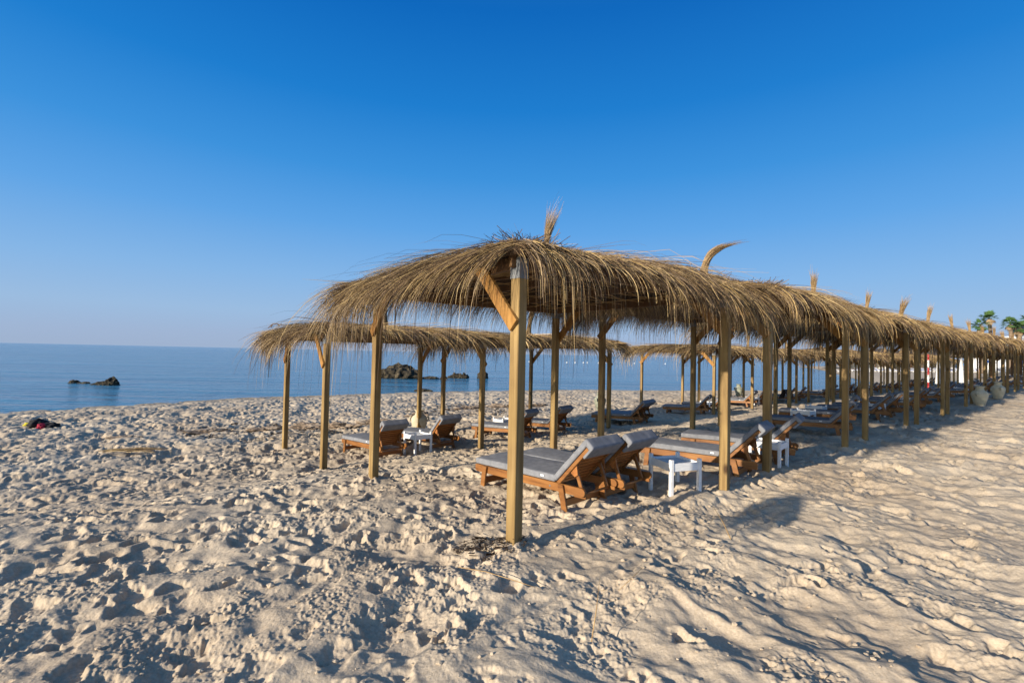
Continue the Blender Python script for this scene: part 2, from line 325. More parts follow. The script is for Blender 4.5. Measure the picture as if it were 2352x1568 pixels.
def periodic_noise(n, L, lo, hi, slope, seed, aniso=None):
    r = np.random.default_rng(seed); f = np.fft.fftfreq(n, d=L/n)
    fx, fy = np.meshgrid(f, f, indexing='xy')
    if aniso:
        a, s = aniso; c_, s_ = math.cos(a), math.sin(a); u = fx*c_+fy*s_; v = -fx*s_+fy*c_; k = np.hypot(u*s, v)
    else: k = np.hypot(fx, fy)
    k[0, 0] = 1e9
    amp = np.where((k > 1/hi) & (k < 1/lo), k**(-slope), 0)
    g = np.fft.ifft2(np.fft.fft2(r.normal(size=(n, n)))*amp).real
    return (g/g.std()).astype(np.float32)
TL = 14.0; TN = 1800; PX = TL/TN
def make_tiles():
    rr = np.random.default_rng(5)
    rough = periodic_noise(TN, TL, 0.02, 0.12, 0.9, 1)
    mid = periodic_noise(TN, TL, 0.12, 0.5, 1.4, 2)
    big = periodic_noise(TN, TL, 0.5, 2.4, 1.3, 3)
    A = 0.010*mid + 0.026*big
    clodmask = np.clip(periodic_noise(TN, TL, 0.4, 2.5, 1.0, 8)*0.6+0.45, 0, 1)
    A0 = A.copy()
    def stamp(A, n, amin, amax, dmin, dmax, jag):
        for i in range(n):
            cx, cy = rr.uniform(0, TN, 2); a = rr.uniform(amin, amax); b = a*rr.uniform(0.42, 0.75); th = rr.uniform(0, math.pi)
            h = int(a*2.3/PX)+2; ix = (np.arange(-h, h+1)+int(cx)) % TN; iy = (np.arange(-h, h+1)+int(cy)) % TN
            gx, gy = np.meshgrid(np.arange(-h, h+1)*PX, np.arange(-h, h+1)*PX)
            u = gx*math.cos(th)+gy*math.sin(th); v = -gx*math.sin(th)+gy*math.cos(th)
            sl = np.ix_(iy, ix); wob = 1 + jag*np.sin(3*np.arctan2(v, u)+rr.uniform(0, 6))*0.3 + 0.05*rough[sl]*jag
            rho = np.sqrt((u/a)**2+(v/b)**2)*wob
            d = rr.uniform(dmin, dmax)
            pit = 1-sstep(0.62, 1.0, rho); rim = np.exp(-((rho-1.18)/0.24)**2)*(0.7+0.5*np.cos(np.arctan2(v, u)-rr.uniform(0, 6)))
            cur = A[sl]; fl = cur.mean()
            A[sl] = cur*(1-0.6*pit) + 0.6*pit*fl + d*(-0.9*pit + 0.30*rim)
        return A
    A = stamp(A, 1000, 0.035, 0.08, 0.008, 0.022, 1.0)
    A = stamp(A, 2600, 0.07, 0.145, 0.022, 0.050, 0.7)
    A = stamp(A, 1400, 0.035, 0.07, 0.012, 0.028, 1.0)
    A = stamp(A, 130, 0.11, 0.16, 0.05, 0.085, 0.5)
    A = np.where(A > 0.006, 0.006+0.024*np.tanh((A-0.006)/0.034), A)
    A = A + 0.0042*rough*clodmask + 0.007*np.maximum(periodic_noise(TN, TL, 0.03, 0.09, 0.3, 9)-1.0, 0)*clodmask*1.6
    # smoother trodden sand: soft oblong hollows drawn out across the light
    B = 0.021*periodic_noise(TN, TL, 0.35, 1.6, 1.5, 12, (R_(-58), 1.5)) + 0.006*periodic_noise(TN, TL, 0.08, 0.35, 1.2, 13, (R_(-58), 1.3))
    rid = periodic_noise(TN, TL, 0.25, 0.9, 1.4, 14, (R_(-50), 1.9)); B = B + 0.013*(1-np.abs(rid))
    B = stamp(B.astype(np.float32), 1300, 0.08, 0.15, 0.016, 0.042, 0.7)
    B = stamp(B, 2200, 0.03, 0.07, 0.008, 0.024, 1.0)
    B = B + 0.004*rough*np.clip(clodmask-0.35, 0, 1)*1.6 + 0.006*np.maximum(periodic_noise(TN, TL, 0.03, 0.10, 0.3, 29)-1.1, 0)*clodmask
    return A.astype(np.float32), B.astype(np.float32)
TA, TB = make_tiles()
def samp(T, x, y):
    u = (x/PX) % TN; v = (y/PX) % TN; i = np.floor(u).astype(int); j = np.floor(v).astype(int); fu = u-i; fv = v-j
    i %= TN; j %= TN; i1 = (i+1) % TN; j1 = (j+1) % TN
    return T[j, i]*(1-fu)*(1-fv)+T[j, i1]*fu*(1-fv)+T[j1, i]*(1-fu)*fv+T[j1, i1]*fu*fv
NEAR_POSTS = [(0.06,4.01),(2.66,5.90),(-1.86,6.46),(3.62,6.76),(6.17,8.84),(-3.28,8.48),(-0.60,10.66),(7.2,9.77),(0.75,8.38)]
def relief(x, y):
    ds = shore_dist(x, y); r = np.hypot(x, y)
    a = samp(TA, x, y); b = samp(TB, x, y)
    a2 = samp(TA, 0.74*x+0.67*y+3.3, -0.67*x+0.74*y+1.7)
    wgt = sstep(-0.12, 0.12, np.sin(x*0.21+1.3)*np.cos(y*0.17)+0.3*np.sin(x*0.9)*np.sin(y*1.1)); wgt = wgt*sstep(7, 9, r); a = a*(1-wgt) + a2*wgt
    t = -0.631*x+0.776*(y-3.93)          # >0 towards the sea
    k = sstep(0.3, -1.6, t + 0.35*np.sin(x*1.3+y*0.7))          # smooth sand on the landward side
    h = a*(1-k) + b*k
    h = h*(1-0.55*sstep(4, 0, ds)*1.0)
    # quiet patch of finer tread at the left, towards the water
    h = h*(1.0+0.45*sstep(6, 13, r))*sstep(-0.5, 1.0, ds)
    h = h*(1-0.6*sstep(30, 70, r))
    for qx, qy in NEAR_POSTS:      # sand banked up round the posts
        d2 = (x-qx)**2+(y-qy)**2; h = h + 0.045*np.exp(-d2/0.018) - 0.02*np.exp(-(np.sqrt(d2)-0.26)**2/0.006)
    return h
def make_ground():
    fine = np.arange(R_(-64), R_(64), 0.00175)         # azimuth measured from +Y towards +X
    rest = np.arange(R_(64), R_(296), R_(3.0))
    az = np.concatenate([fine, rest]); na = len(az)
    rs = [0.4, 0.9, 1.4, 1.75]
    while rs[-1] < 60: rs.append(rs[-1]*(1.0026 if rs[-1] < 4.5 else 1.0036 if rs[-1] < 9 else 1.0048))
    while rs[-1] < 900: rs.append(rs[-1]*1.03)
    rs = np.array(rs); nr = len(rs)
    A, Rr = np.meshgrid(az, rs); x = Rr*np.sin(A); y = Rr*np.cos(A)
    z = zbase(x, y); near = Rr < 90
    z = z + np.where(near, relief(x, y), 0)
    V = np.stack([x, y, z], -1).reshape(-1, 3)
    i = np.arange(nr-1)[:, None]*na; j = np.arange(na)[None, :]; j2 = (j+1) % na
    F = np.stack([i+j, i+na+j, i+na+j2, i+j2], -1).reshape(-1, 4)
    c = len(V); V = np.vstack([V, [[0, 0, z0(0, 0)]]])
    me = mesh_np('sand', V, F, smooth=True)
    bm = bmesh.new(); bm.from_mesh(me); bm.verts.ensure_lookup_table()
    ctr = bm.verts[c]
    for k in range(na): bm.faces.new((ctr, bm.verts[k], bm.verts[(k+1) % na]))
    bm.to_mesh(me); bm.free()
    o = link('sand_ground', me, None, (M['sand'],)); tag(o, 'pale trodden beach sand covered in footprints', 'sand', kind='structure')
    return o
make_ground()
def make_sea():
    az = np.linspace(0, 2*math.pi, 121)[:-1]; rs = np.array([0.0001]+list(np.geomspace(5, 15000, 60)))
    A, Rr = np.meshgrid(az, rs); V = np.stack([Rr*np.sin(A), Rr*np.cos(A), np.full(A.shape, 0.0)], -1).reshape(-1, 3)
    na = len(az); i = np.arange(len(rs)-1)[:, None]*na; j = np.arange(na)[None, :]; j2 = (j+1) % na
    F = np.stack([i+j, i+na+j, i+na+j2, i+j2], -1).reshape(-1, 4)
    o = link('sea', mesh_np('sea', V, F), None, (M['sea'],)); o.location = (0, 0, -0.92); tag(o, 'calm blue sea reaching the horizon', 'sea', kind='structure')
make_sea()

# ------------------------------------------------------------------ thatched canopies
ZE = 2.40                                                  # top of the beams above the sand
def canopy_meshes(ru, qv, apex, nstr, wid, seed, m=8, corner_gap=True, long=1.0):
    """meshes of one square canopy; local origin is its corner nearest the camera"""
    global rng
    rng = np.random.default_rng(seed)
    ru = np.array([*ru, 0.0]); qv = np.array([*qv, 0.0]); La = np.linalg.norm(ru); Lb = np.linalg.norm(qv); ra = ru/La; qb = qv/Lb
    def W3(a, b, z): return a[..., None]*ra + b[..., None]*qb + np.stack([np.zeros_like(z), np.zeros_like(z), z], -1)
    def w1(a, b, z): v = a*ra + b*qb; return (float(v[0]), float(v[1]), z)
    def roof(a, b):
        q = np.maximum(np.abs(a-La/2)/(La/2), np.abs(b-Lb/2)/(Lb/2)); return ZE+0.05 + (apex-ZE)*(1-np.minimum(q, 1.15))
    me = {}
    # thatch straws
    parts = []
    for side in range(4):
        L = La if side in (0, 2) else Lb
        n = int(nstr/4)
        s = rng.uniform(-0.12, L+0.12, n); e = rng.beta(0.9, 1.5, n)*1.9 - 0.10
        e = np.minimum(e, np.minimum(s, L-s)+0.22+rng.uniform(0, 0.15, n))
        nc = 46; cid = np.clip(((s+0.12)/(L+0.24)*nc + rng.normal(0, 0.55, n)).astype(int), 0, nc-1)
        cphi = rng.normal(0, 0.11, nc); clen = rng.normal(0, 0.12, nc); ckap = rng.normal(0, 0.25, nc); ctone = rng.normal(0, 0.15, nc)
        fan = (s-L/2)/(L/2); fang = np.sign(fan)*np.abs(fan)**3*0.55
        # side 0: b=0 (towards -q), 1: a=La, 2: b=Lb, 3: a=0
        if corner_gap:
            if side == 0: fang = np.where(fan < 0, fang*0.15, fang)
            if side == 3: fang = np.where(fan < 0, fang*0.15, fang)
        away = (0.42 if side in (0, 3) else 0.0)*(1-0.5*np.clip(s/L, 0, 1))     # combed away from the near corner
        phi = fang + away + cphi[cid] + rng.normal(0, 0.14, n)
        stray = rng.random(n) < 0.06; phi = np.where(stray, phi+rng.normal(0, 0.5, n), phi)
        u_ = rng.random(n); beyond = np.where(u_ < (0.55 if side == 0 else 0.45), rng.normal(0.32, 0.10, n), rng.normal(0.56, 0.12, n))
        beyond = np.clip(beyond+clen[cid]*0.6, 0.08, 1.2)*long*(1.12 if side == 3 else 1.0)
        if corner_gap and side in (0, 3): beyond = np.where(rng.random(n) < 0.12+0.26*sstep(0.7, 0.0, s), beyond*1.05, beyond*((0.22+0.78*sstep(0.3, 2.4, s)) if side == 0 else (0.5+0.5*sstep(0.1, 1.2, s))))
        cd = np.minimum(s if side not in (0, 3) or not corner_gap else 9.0, L-s); far_end = (side == 1) | ((side == 0) & (s > L/2)) | ((side == 2) & (s > L/2)); beyond = beyond*(1+np.where(far_end, 0.05, 0.5)*sstep(0.9, 0.0, cd))*(0.85 if side == 1 else 1.0)
        lg = rng.random(n) < 0.07; beyond = np.where(lg, beyond*rng.uniform(1.2, 1.75, n), beyond)
        Ltot = np.clip(e, 0, None)+beyond; Ltot = np.where(rng.random(n) < 0.25, np.minimum(Ltot, 0.5+rng.random(n)*0.5), Ltot)
        lift = rng.random(n)**1.5*0.10
        slope = math.atan2(apex-ZE, La/2)
        th = -slope + rng.normal(0.03, 0.07, n)
        kap = np.clip((1.35 if side in (2, 3) else 1.75)+ckap[cid]+rng.normal(0, 0.4, n)+((1.1*sstep(1.8, 0.2, s)) if (side == 0 and corner_gap) else 0), 0.4, 3.6)
        ds = Ltot/(m-1); o = np.zeros(n); sp = s.copy(); 
        if side == 0: zr = roof(s, e*1.0)
        elif side == 1: zr = roof(La-e, s)
        elif side == 2: zr = roof(s, Lb-e)
        else: zr = roof(e, s)
        z = zr + lift; dist = -e
        P = np.zeros((n, m, 3))
        for k in range(m):
            if side == 0: a, b = sp, dist*-1
            elif side == 1: a, b = La+dist, sp
            elif side == 2: a, b = sp, Lb+dist
            else: a, b = -dist, sp
            z = np.where(dist < 0.06, np.maximum(z, roof(a, b)+0.03+0.5*lift), z)
            P[:, k] = W3(a, b, z)
            stepn = ds*(0.5 if k == 0 else 1)
            grow = kap*np.clip((dist+0.16)/0.25, 0.03, 1)
            th = np.maximum(th - grow*ds, -1.52)
            dist = dist + ds*np.cos(th)*np.cos(phi); sp = sp + ds*np.cos(th)*np.sin(phi); z = z + ds*np.sin(th)
        Wd = wid*(1.0-0.72*np.linspace(0, 1, m)[None, :]**1.6)*rng.choice([0.55, 0.8, 1.0, 1.6], n, p=[0.3, 0.3, 0.3, 0.1])[:, None]*rng.uniform(0.8, 1.15, n)[:, None]
        tone = np.clip(0.50+ctone[cid]+rng.normal(0, 0.25, n), 0, 1)
        parts.append(strands(P, Wd, tone))
    # butt ends and stray stalks standing up along the hips and edges
    n = int(nstr*0.06); a = rng.uniform(0, La, n); b = rng.uniform(0, Lb, n)
    hip = rng.random(n) < 0.65; hb = np.where(rng.random(n) < 0.5, a/La*Lb, Lb-a/La*Lb); b = np.where(hip, np.clip(hb+rng.normal(0, 0.10, n), 0, Lb), b)
    near = rng.random(n) < 0.3; a = np.where(near, np.abs(rng.normal(0, 0.28, n)), a); b = np.where(near, np.abs(rng.normal(0, 0.28, n)), b)
    az = rng.uniform(0, 6.283, n); el = rng.uniform(-0.1, 0.55, n); ln = rng.uniform(0.08, 0.26, n)
    zz = roof(a, b)+0.06
    tt = np.linspace(0, 1, 3)[None, :, None]*ln[:, None, None]
    P = W3(a, b, zz)[:, None, :] + tt*np.stack([np.cos(az)*np.cos(el), np.sin(az)*np.cos(el), np.sin(el)], -1)[:, None, :]
    parts.append(strands(P, np.full((n, 3), wid*0.8), np.clip(rng.normal(0.35, 0.2, n), 0, 1)))
    V, F, T = merge(parts); me['thatch'] = mesh_np('thatch', V, F, tone=T); me['thatch'].materials.append(M['straw'])
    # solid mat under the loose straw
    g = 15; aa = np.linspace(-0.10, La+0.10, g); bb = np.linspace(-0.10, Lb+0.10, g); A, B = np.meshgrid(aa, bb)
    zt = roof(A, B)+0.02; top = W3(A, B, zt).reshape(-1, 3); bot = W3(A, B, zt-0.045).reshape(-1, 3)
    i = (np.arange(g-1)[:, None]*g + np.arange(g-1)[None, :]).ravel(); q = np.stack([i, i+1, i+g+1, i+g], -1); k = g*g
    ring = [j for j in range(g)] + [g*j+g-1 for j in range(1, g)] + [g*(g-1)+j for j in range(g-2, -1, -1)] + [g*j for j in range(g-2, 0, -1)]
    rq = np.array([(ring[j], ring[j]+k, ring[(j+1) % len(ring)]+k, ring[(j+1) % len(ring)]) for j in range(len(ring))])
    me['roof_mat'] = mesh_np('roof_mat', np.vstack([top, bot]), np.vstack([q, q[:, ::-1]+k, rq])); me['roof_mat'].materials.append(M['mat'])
    # cane lattice under the mat
    lb = MB(); nl = 9
    for j in range(nl):
        b = Lb*(j+0.5)/nl; pts = [w1(a, b, float(roof(np.array(a), np.array(b)))-0.05) for a in np.linspace(0, La, 7)]; lb.tube(pts, 0.009, 4)
        a = La*(j+0.5)/nl; pts = [w1(a, b2, float(roof(np.array(a), np.array(b2)))-0.07) for b2 in np.linspace(0, Lb, 7)]; lb.tube(pts, 0.009, 4)
    for j in range(1, 8):
        f = j/8.0
        for A0, A1 in (((f*La, 0), (0, f*Lb)), ((La, f*Lb), (f*La, Lb))):
            pts = [w1(A0[0]+(A1[0]-A0[0])*s, A0[1]+(A1[1]-A0[1])*s, float(roof(np.array(A0[0]+(A1[0]-A0[0])*s), np.array(A0[1]+(A1[1]-A0[1])*s)))-0.09) for s in np.linspace(0, 1, 5)]; lb.tube(pts, 0.007, 4)
    me['cane_lattice'] = lb.mesh('cane_lattice', M['straw_cane'])
    # frame
    P4 = [(0.05, 0.05), (La-0.05, 0.05), (La-0.05, Lb-0.05), (0.05, Lb-0.05)]
    def orient(x, y):
        v = w1(x, y, 0); X = Vector((0.7071, 0.7071, 0)); Y = Vector((-0.7071, 0.7071, 0)); Rm = Matrix((X, Y, Vector((0,0,1)))).transposed().to_4x4(); Rm.translation = v; return Rm
    me['post'] = []
    for x, y in P4:
        b = MB(); b.box((-0.05, -0.05, -0.75), (0.05, 0.05, ZE-0.17), orient(x, y), 0.006); me['post'].append(b.mesh('post', M['post']))
    me['bracket'] = []
    for x, y in P4:
        b = MB(); b.box((-0.054, -0.054, ZE-0.175), (0.054, 0.054, ZE+0.0), orient(x, y)); me['bracket'].append(b.mesh('bracket', M['galv']))
    def beam(p, q, zc, wd, th, name='beam', mt='beam', bev=0.004):
        b = MB(); b.bar(w1(*p, zc), w1(*q, zc), wd, th, bev=bev); return b.mesh(name, M[mt])
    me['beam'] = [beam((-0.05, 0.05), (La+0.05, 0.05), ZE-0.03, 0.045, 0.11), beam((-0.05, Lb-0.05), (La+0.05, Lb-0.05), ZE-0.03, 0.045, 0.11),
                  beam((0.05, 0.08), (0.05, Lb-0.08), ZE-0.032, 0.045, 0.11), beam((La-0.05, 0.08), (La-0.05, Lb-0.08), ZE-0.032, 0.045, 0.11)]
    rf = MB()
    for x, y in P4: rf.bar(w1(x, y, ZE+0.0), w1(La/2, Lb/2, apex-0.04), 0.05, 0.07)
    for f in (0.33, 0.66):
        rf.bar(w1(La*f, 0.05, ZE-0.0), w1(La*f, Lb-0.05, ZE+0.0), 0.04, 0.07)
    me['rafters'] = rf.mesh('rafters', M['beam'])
    me['brace'] = []
    for x, y in P4:
        sx = 1 if x < La/2 else -1; sy = 1 if y < Lb/2 else -1
        # along q, on the outer side face of the post; along r on the outer front face
        b = MB(); ox = x - sx*0.066
        b.bar(w1(ox, y-sy*0.03, ZE-0.57), w1(ox, y+sy*0.56, ZE+0.03), 0.032, 0.125, bev=0.003); me['brace'].append(b.mesh('brace', M['brace']))
    me['_c'] = w1(La/2, Lb/2, apex+0.03)
    return me
M['straw_cane'] = noisy('cane', [(0.3,(0.30,0.18,0.075)),(0.7,(0.46,0.30,0.13))], nscale=8, bstr=0)
def tuft_mesh(seed, h=0.62, bend=(0.12, 0.0), droop=0.0, flare=0.16, n=620, wid=0.0035, base=0.075):
    r = np.random.default_rng(seed); m = 9
    t = np.linspace(0, 1, m)[None, :]
    az = r.uniform(0, 6.283, n)[:, None]; rad = np.sqrt(r.uniform(0.1, 1, n))[:, None]; ln = np.clip(r.normal(0.92, 0.2, n), 0.45, 1.6)[:, None]
    prof = np.interp(t*ln, [0, 0.12, 0.4, 0.62, 1.0, 1.5], [base*1.5, base, base*0.62, base*0.66, flare, flare*2.1])
    rr_ = rad*prof + r.normal(0, 0.12, (n, 1))*np.clip(t-0.55, 0, 1)*flare*3.0
    tw = az + 1.6*t
    bx = bend[0]*(t*ln)**2.2; by = bend[1]*(t*ln)**2.2
    z = h*t*ln - droop*h*np.clip(t*ln-0.45, 0, 2)**1.7
    P = np.stack([rr_*np.cos(tw)+bx, rr_*np.sin(tw)+by, z], -1)
    Wd = wid*(1-0.75*t**2)*np.ones((n, 1))
    V, F, T = strands(P, Wd, np.clip(r.normal(0.5, 0.2, n), 0, 1))
    me = mesh_np('straw_tuft', V, F, tone=T); me.materials.append(M['straw2'])
    return me
def tuft_core(base=0.075, h=0.62, bend=(0.12, 0)):
    b = MB(); ts = [0, 0.08, 0.18, 0.28, 0.36]
    b.tube([(bend[0]*t**2.2, bend[1]*t**2.2, h*t) for t in ts], [base*1.3, base*0.95, base*0.7, base*0.55, base*0.3], 9); return b.mesh('tuft_core', M['straw_cane'])
def build_canopy(me, loc, label, tuft=None, core=None, shoes=()):
    root = empty('thatched_canopy', loc); tag(root, label, 'canopy', 'thatched beach canopies in two rows')
    for p in me['post']: link('post', p, root)
    for p in me['bracket']: link('bracket', p, root)
    for p in me['beam']: link('beam', p, root)
    for p in me['brace']: link('brace', p, root)
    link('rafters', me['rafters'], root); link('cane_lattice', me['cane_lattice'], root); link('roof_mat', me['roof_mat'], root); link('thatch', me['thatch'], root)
    if tuft:
        t = link('straw_tuft', tuft, root); t.location = me['_c']
        if tuft is T_bend: t.location = (me['_c'][0]-0.42, me['_c'][1]-0.1, me['_c'][2]-0.03)
        if core and core is C_up:
            t.rotation_euler = (random.uniform(-.12,.12), random.uniform(-.12,.12), random.uniform(0,6.28)); q_ = random.uniform(0.8, 1.15); t.scale = (q_, q_, q_*random.uniform(0.85, 1.15))
        if core: c = link('tuft_core', core, t)
    return root
P1 = [(0.04,3.93),(3.60,6.68),(7.20,9.69),(10.50,12.36),(13.50,14.78),(17.1,17.75),(20.7,20.5)]
while len(P1) < 14: P1.append((P1[-1][0]+3.48, P1[-1][1]+2.80))
RU, QV = (2.62,2.14), (-1.93,2.54)
c_first = canopy_meshes((2.66,1.95), (-1.93,2.55), 2.71, 34000, 0.0031, 21, m=9)
c_second = canopy_meshes(RU, QV, 2.80, 22000, 0.0040, 22)
c_rest = [canopy_meshes(RU, QV, 2.80, 9000, 0.0078, 23, m=7), canopy_meshes(RU, QV, 2.78, 9000, 0.0078, 24, m=7)]
c_far = [canopy_meshes(RU, QV, 2.80, 5000, 0.013, 25, m=6), canopy_meshes(RU, QV, 2.78, 5000, 0.013, 26, m=6)]
sea_first = canopy_meshes((2.71,2.22), (-1.92,2.58), 2.56, 18000, 0.0048, 31)
sea_second = canopy_meshes((2.68,2.6), (-2.25,2.4), 2.54, 11000, 0.007, 32)
sea_rest = [canopy_meshes((2.6,2.2), (-2.15,2.5), 2.56, 7500, 0.009, 33, m=7), canopy_meshes((2.6,2.2), (-2.15,2.5), 2.56, 7500, 0.009, 34, m=7)]
T_first = tuft_mesh(1, 0.60, (0.07, -0.02), 0.0, 0.075, 620, 0.0022, 0.050); T_bend = tuft_mesh(2, 0.98, (0.40, 0.08), 0.50, 0.12, 800, 0.0038, base=0.10)
T_up = [tuft_mesh(3, 0.86, (0.0, 0.02), 0.0, 0.08, 380, 0.005, 0.085), tuft_mesh(4, 0.80, (-0.06, 0.0), 0.0, 0.11, 380, 0.005, 0.085), tuft_mesh(5, 0.90, (0.08, 0.0), 0.1, 0.09, 380, 0.005, 0.09)]
C_first = tuft_core(0.052, 0.80, (0.06, -0.02)); C_up = tuft_core(0.09, 0.62, (0.0, 0.02)); C_bend = tuft_core(0.10, 0.95, (0.42, 0.1))
ORD = ['first','second','third','fourth','fifth','sixth','seventh','eighth','ninth','tenth','eleventh','twelfth','thirteenth','fourteenth','fifteenth','sixteenth','seventeenth','eighteenth','nineteenth']
lab1 = {0: 'large nearest thatched canopy on square posts, standing closest to the camera', 1: 'second thatched canopy of the landward row, its straw tuft bent over to the right',
        2: 'third thatched canopy of the landward row, over the dark shaded lounger'}
for k, (x, y) in enumerate(P1):
    me = c_first if k == 0 else c_second if k == 1 else c_rest[k % 2] if k < 5 else c_far[k % 2]
    tf, co = (T_first, C_first) if k == 0 else (T_bend, C_bend) if k == 1 else (T_up[k % 3], C_up)
    build_canopy(me, (x, y, z0(x, y)+(0.10 if k else 0)), lab1.get(k, '%s thatched canopy of the landward row counted from the camera' % ORD[k]), tf, co)
P2 = {0: (-3.28,8.41), 1: (0.24,11.35), 3: (7.68,18.1)}
for k in range(4, 13): P2[k] = (7.68+(k-3)*3.62, 18.1+(k-3)*2.95)
seq = 0
for k, (x, y) in sorted(P2.items()):
    me = sea_first if k == 0 else sea_second if k == 1 else sea_rest[k % 2] if k < 6 else c_far[k % 2]
    lab = ['leftmost low thatched canopy of the seaward row, long straw hanging at its left corner', 'second thatched canopy of the seaward row, seen behind the nearest post'][seq] if seq < 2 else '%s thatched canopy of the seaward row counted from the left' % ORD[seq]
    build_canopy(me, (x, y, -0.52 if k < 6 else max(-0.52, z0(x, y))), lab, T_up[(k+1) % 3], C_up); seq += 1

# ------------------------------------------------------------------ loungers
def lounger_meshes():
    L, Wd, ZT = 1.70, 0.60, 0.25; HX, ang, BL = 1.30, R_(46), 0.60
    me = {}
    def rail(y0, y1):
        out = [(0.0, ZT-0.072), (0.0, ZT-0.01), (0.012, ZT)]; out += [(L-0.042, ZT)]
        for i in range(1, 8): a = math.pi/2 - math.pi*i/8; out.append((L-0.042+0.0425*math.cos(a), ZT-0.0425+0.0425*math.sin(a)))
        out += [(L-0.042, ZT-0.085), (0.03, ZT-0.085)]
        b = MB(); b.prism(out, y0, y1); return b.mesh('rail', M['teak'])
    me['rail'] = [rail(0, 0.028), rail(Wd-0.028, Wd)]
    b = MB()
    for x in (0.10, 0.62, 1.15): b.box((x, 0.029, ZT-0.065), (x+0.045, Wd-0.029, ZT-0.022), bev=0.003)
    for i in range(16):
        x = 0.02+i*0.078
        if x < HX-0.04: b.box((x, 0.029, ZT-0.020), (x+0.055, Wd-0.029, ZT-0.004))
    me['seat_slats'] = b.mesh('seat_slats', M['slat'])
    me['leg'] = []
    for (xt, xb) in ((0.20, 0.15), (1.40, 1.475)):
        for y0, y1 in ((-0.030, -0.001), (Wd+0.001, Wd+0.030)):
            b = MB(); h = 0.036; zt = ZT-0.002; b.prism([(xt-h, zt), (xt+h, zt), (xb+h, -0.09), (xb-h, -0.09)], y0, y1)
            bmesh.ops.bevel(b.bm, geom=b.bm.edges[:], offset=0.004, segments=1, affect='EDGES'); me['leg'].append(b.mesh('leg', M['teak']))
    me['stretcher'] = []
    for x in (0.155, 1.45):
        b = MB(); b.box((x-0.014, 0.0, 0.03), (x+0.014, Wd, 0.105), bev=0.004); me['stretcher'].append(b.mesh('stretcher', M['slat']))
    ca, sa = math.cos(ang), math.sin(ang)
    Tm = Matrix(((ca, 0, -sa, HX), (0, 1, 0, 0), (sa, 0, ca, ZT-0.03), (0, 0, 0, 1)))       # local x runs up the back
    b = MB()
    for y0, y1 in ((0.032, 0.065), (Wd-0.065, Wd-0.032)): b.box((0, y0, -0.02), (BL, y1, 0.02), Tm, 0.004)
    b.box((BL-0.03, 0.067, -0.018), (BL+0.005, Wd-0.067, 0.018), Tm, 0.003)
    me['back_frame'] = b.mesh('back_frame', M['teak'])
    b = MB()
    for i in range(9): b.box((0.02+i*0.062, 0.066, -0.004), (0.02+i*0.062+0.044, Wd-0.066, 0.012), Tm, 0.002)
    me['back_slats'] = b.mesh('back_slats', M['slat'])
    me['strut'] = []; me['hinge_plate'] = []
    sx, sz = HX+0.30*ca+0.02*sa, ZT-0.03+0.30*sa-0.02*ca
    for y in (0.085, Wd-0.085):
        b = MB(); b.bar((sx, y, sz), (L-0.085, y, ZT-0.075), 0.028, 0.042, up=(1,0,0.6), bev=0.006); me['strut'].append(b.mesh('strut', M['teak']))
        b = MB(); b.prism([(sx-0.065, sz-0.03), (sx+0.035, sz+0.06), (sx+0.05, sz-0.06), (sx+0.01, sz-0.085)], y+(0.016 if y > 0.3 else -0.034), y+(0.034 if y > 0.3 else -0.016)); me['hinge_plate'].append(b.mesh('hinge_plate', M['slat']))
    b = MB(); b.tube([(L-0.085, 0.03, ZT-0.085), (L-0.085, Wd-0.03, ZT-0.085)], 0.014, 8); me['crossbar'] = b.mesh('crossbar', M['teak'])
    b = MB()
    for y0, y1 in ((0.029, 0.05), (Wd-0.05, Wd-0.029)): b.box((L-0.16, y0, ZT-0.11), (L-0.01, y1, ZT-0.07), bev=0.004)
    me['notch_block'] = b.mesh('notch_block', M['teak'])
    b = MB()
    for x in (1.24, L-0.30):
        b.tube([(x, -0.004, ZT-0.045), (x, 0.002, ZT-0.045)], 0.010, 8)
    me['bolt'] = b.mesh('bolt', M['galv'])
    def pad(lo, hi, T, name, amp, seed):
        r = random.Random(seed); bm = bmesh.new()
        bmesh.ops.create_cube(bm, size=1, matrix=Matrix.Translation([(lo[i]+hi[i])/2 for i in range(3)]) @ Matrix.Diagonal((hi[0]-lo[0], hi[1]-lo[1], hi[2]-lo[2], 1)))
        bmesh.ops.bevel(bm, geom=bm.edges[:], offset=min(0.022, 0.42*(hi[2]-lo[2])), segments=3, affect='EDGES', profile=0.6)
        bmesh.ops.subdivide_edges(bm, edges=[e for e in bm.edges if e.calc_length() > 0.3], cuts=9, use_grid_fill=True)
        for v in bm.verts:
            c = v.co; top = (c.z-lo[2])/(hi[2]-lo[2])
            u = (c.x-lo[0])/(hi[0]-lo[0]); q = (c.y-lo[1])/(hi[1]-lo[1])
            if top > 0.5: c.z += amp*(math.sin(u*9+seed)*math.cos(q*5+seed*2)*0.5 + math.sin(math.pi*q)*0.8 + math.sin(math.pi*u)*0.3 + 0.25*math.sin(u*23+q*11))
            else: c.y += 0.003*math.sin(u*30+seed)
        for f in bm.faces: f.smooth = True
        bmesh.ops.transform(bm, matrix=T, verts=bm.verts)
        mm = bpy.data.meshes.new(name); bm.to_mesh(mm); bm.free(); mm.materials.append(M['fabric']); return mm
    me['seat_cushion'] = pad((-0.01, 0.008, ZT+0.002), (HX-0.0, Wd-0.008, ZT+0.076), Matrix.Identity(4), 'seat_cushion', 0.008, 1.0)
    me['back_cushion'] = pad((0.03, 0.010, 0.022), (BL+0.06, Wd-0.010, 0.084), Tm, 'back_cushion', 0.005, 2.0)
    fa = pad((BL-0.10, 0.012, -0.052), (BL+0.062, Wd-0.012, -0.021), Tm, 'cushion_flap', 0.003, 3.0)
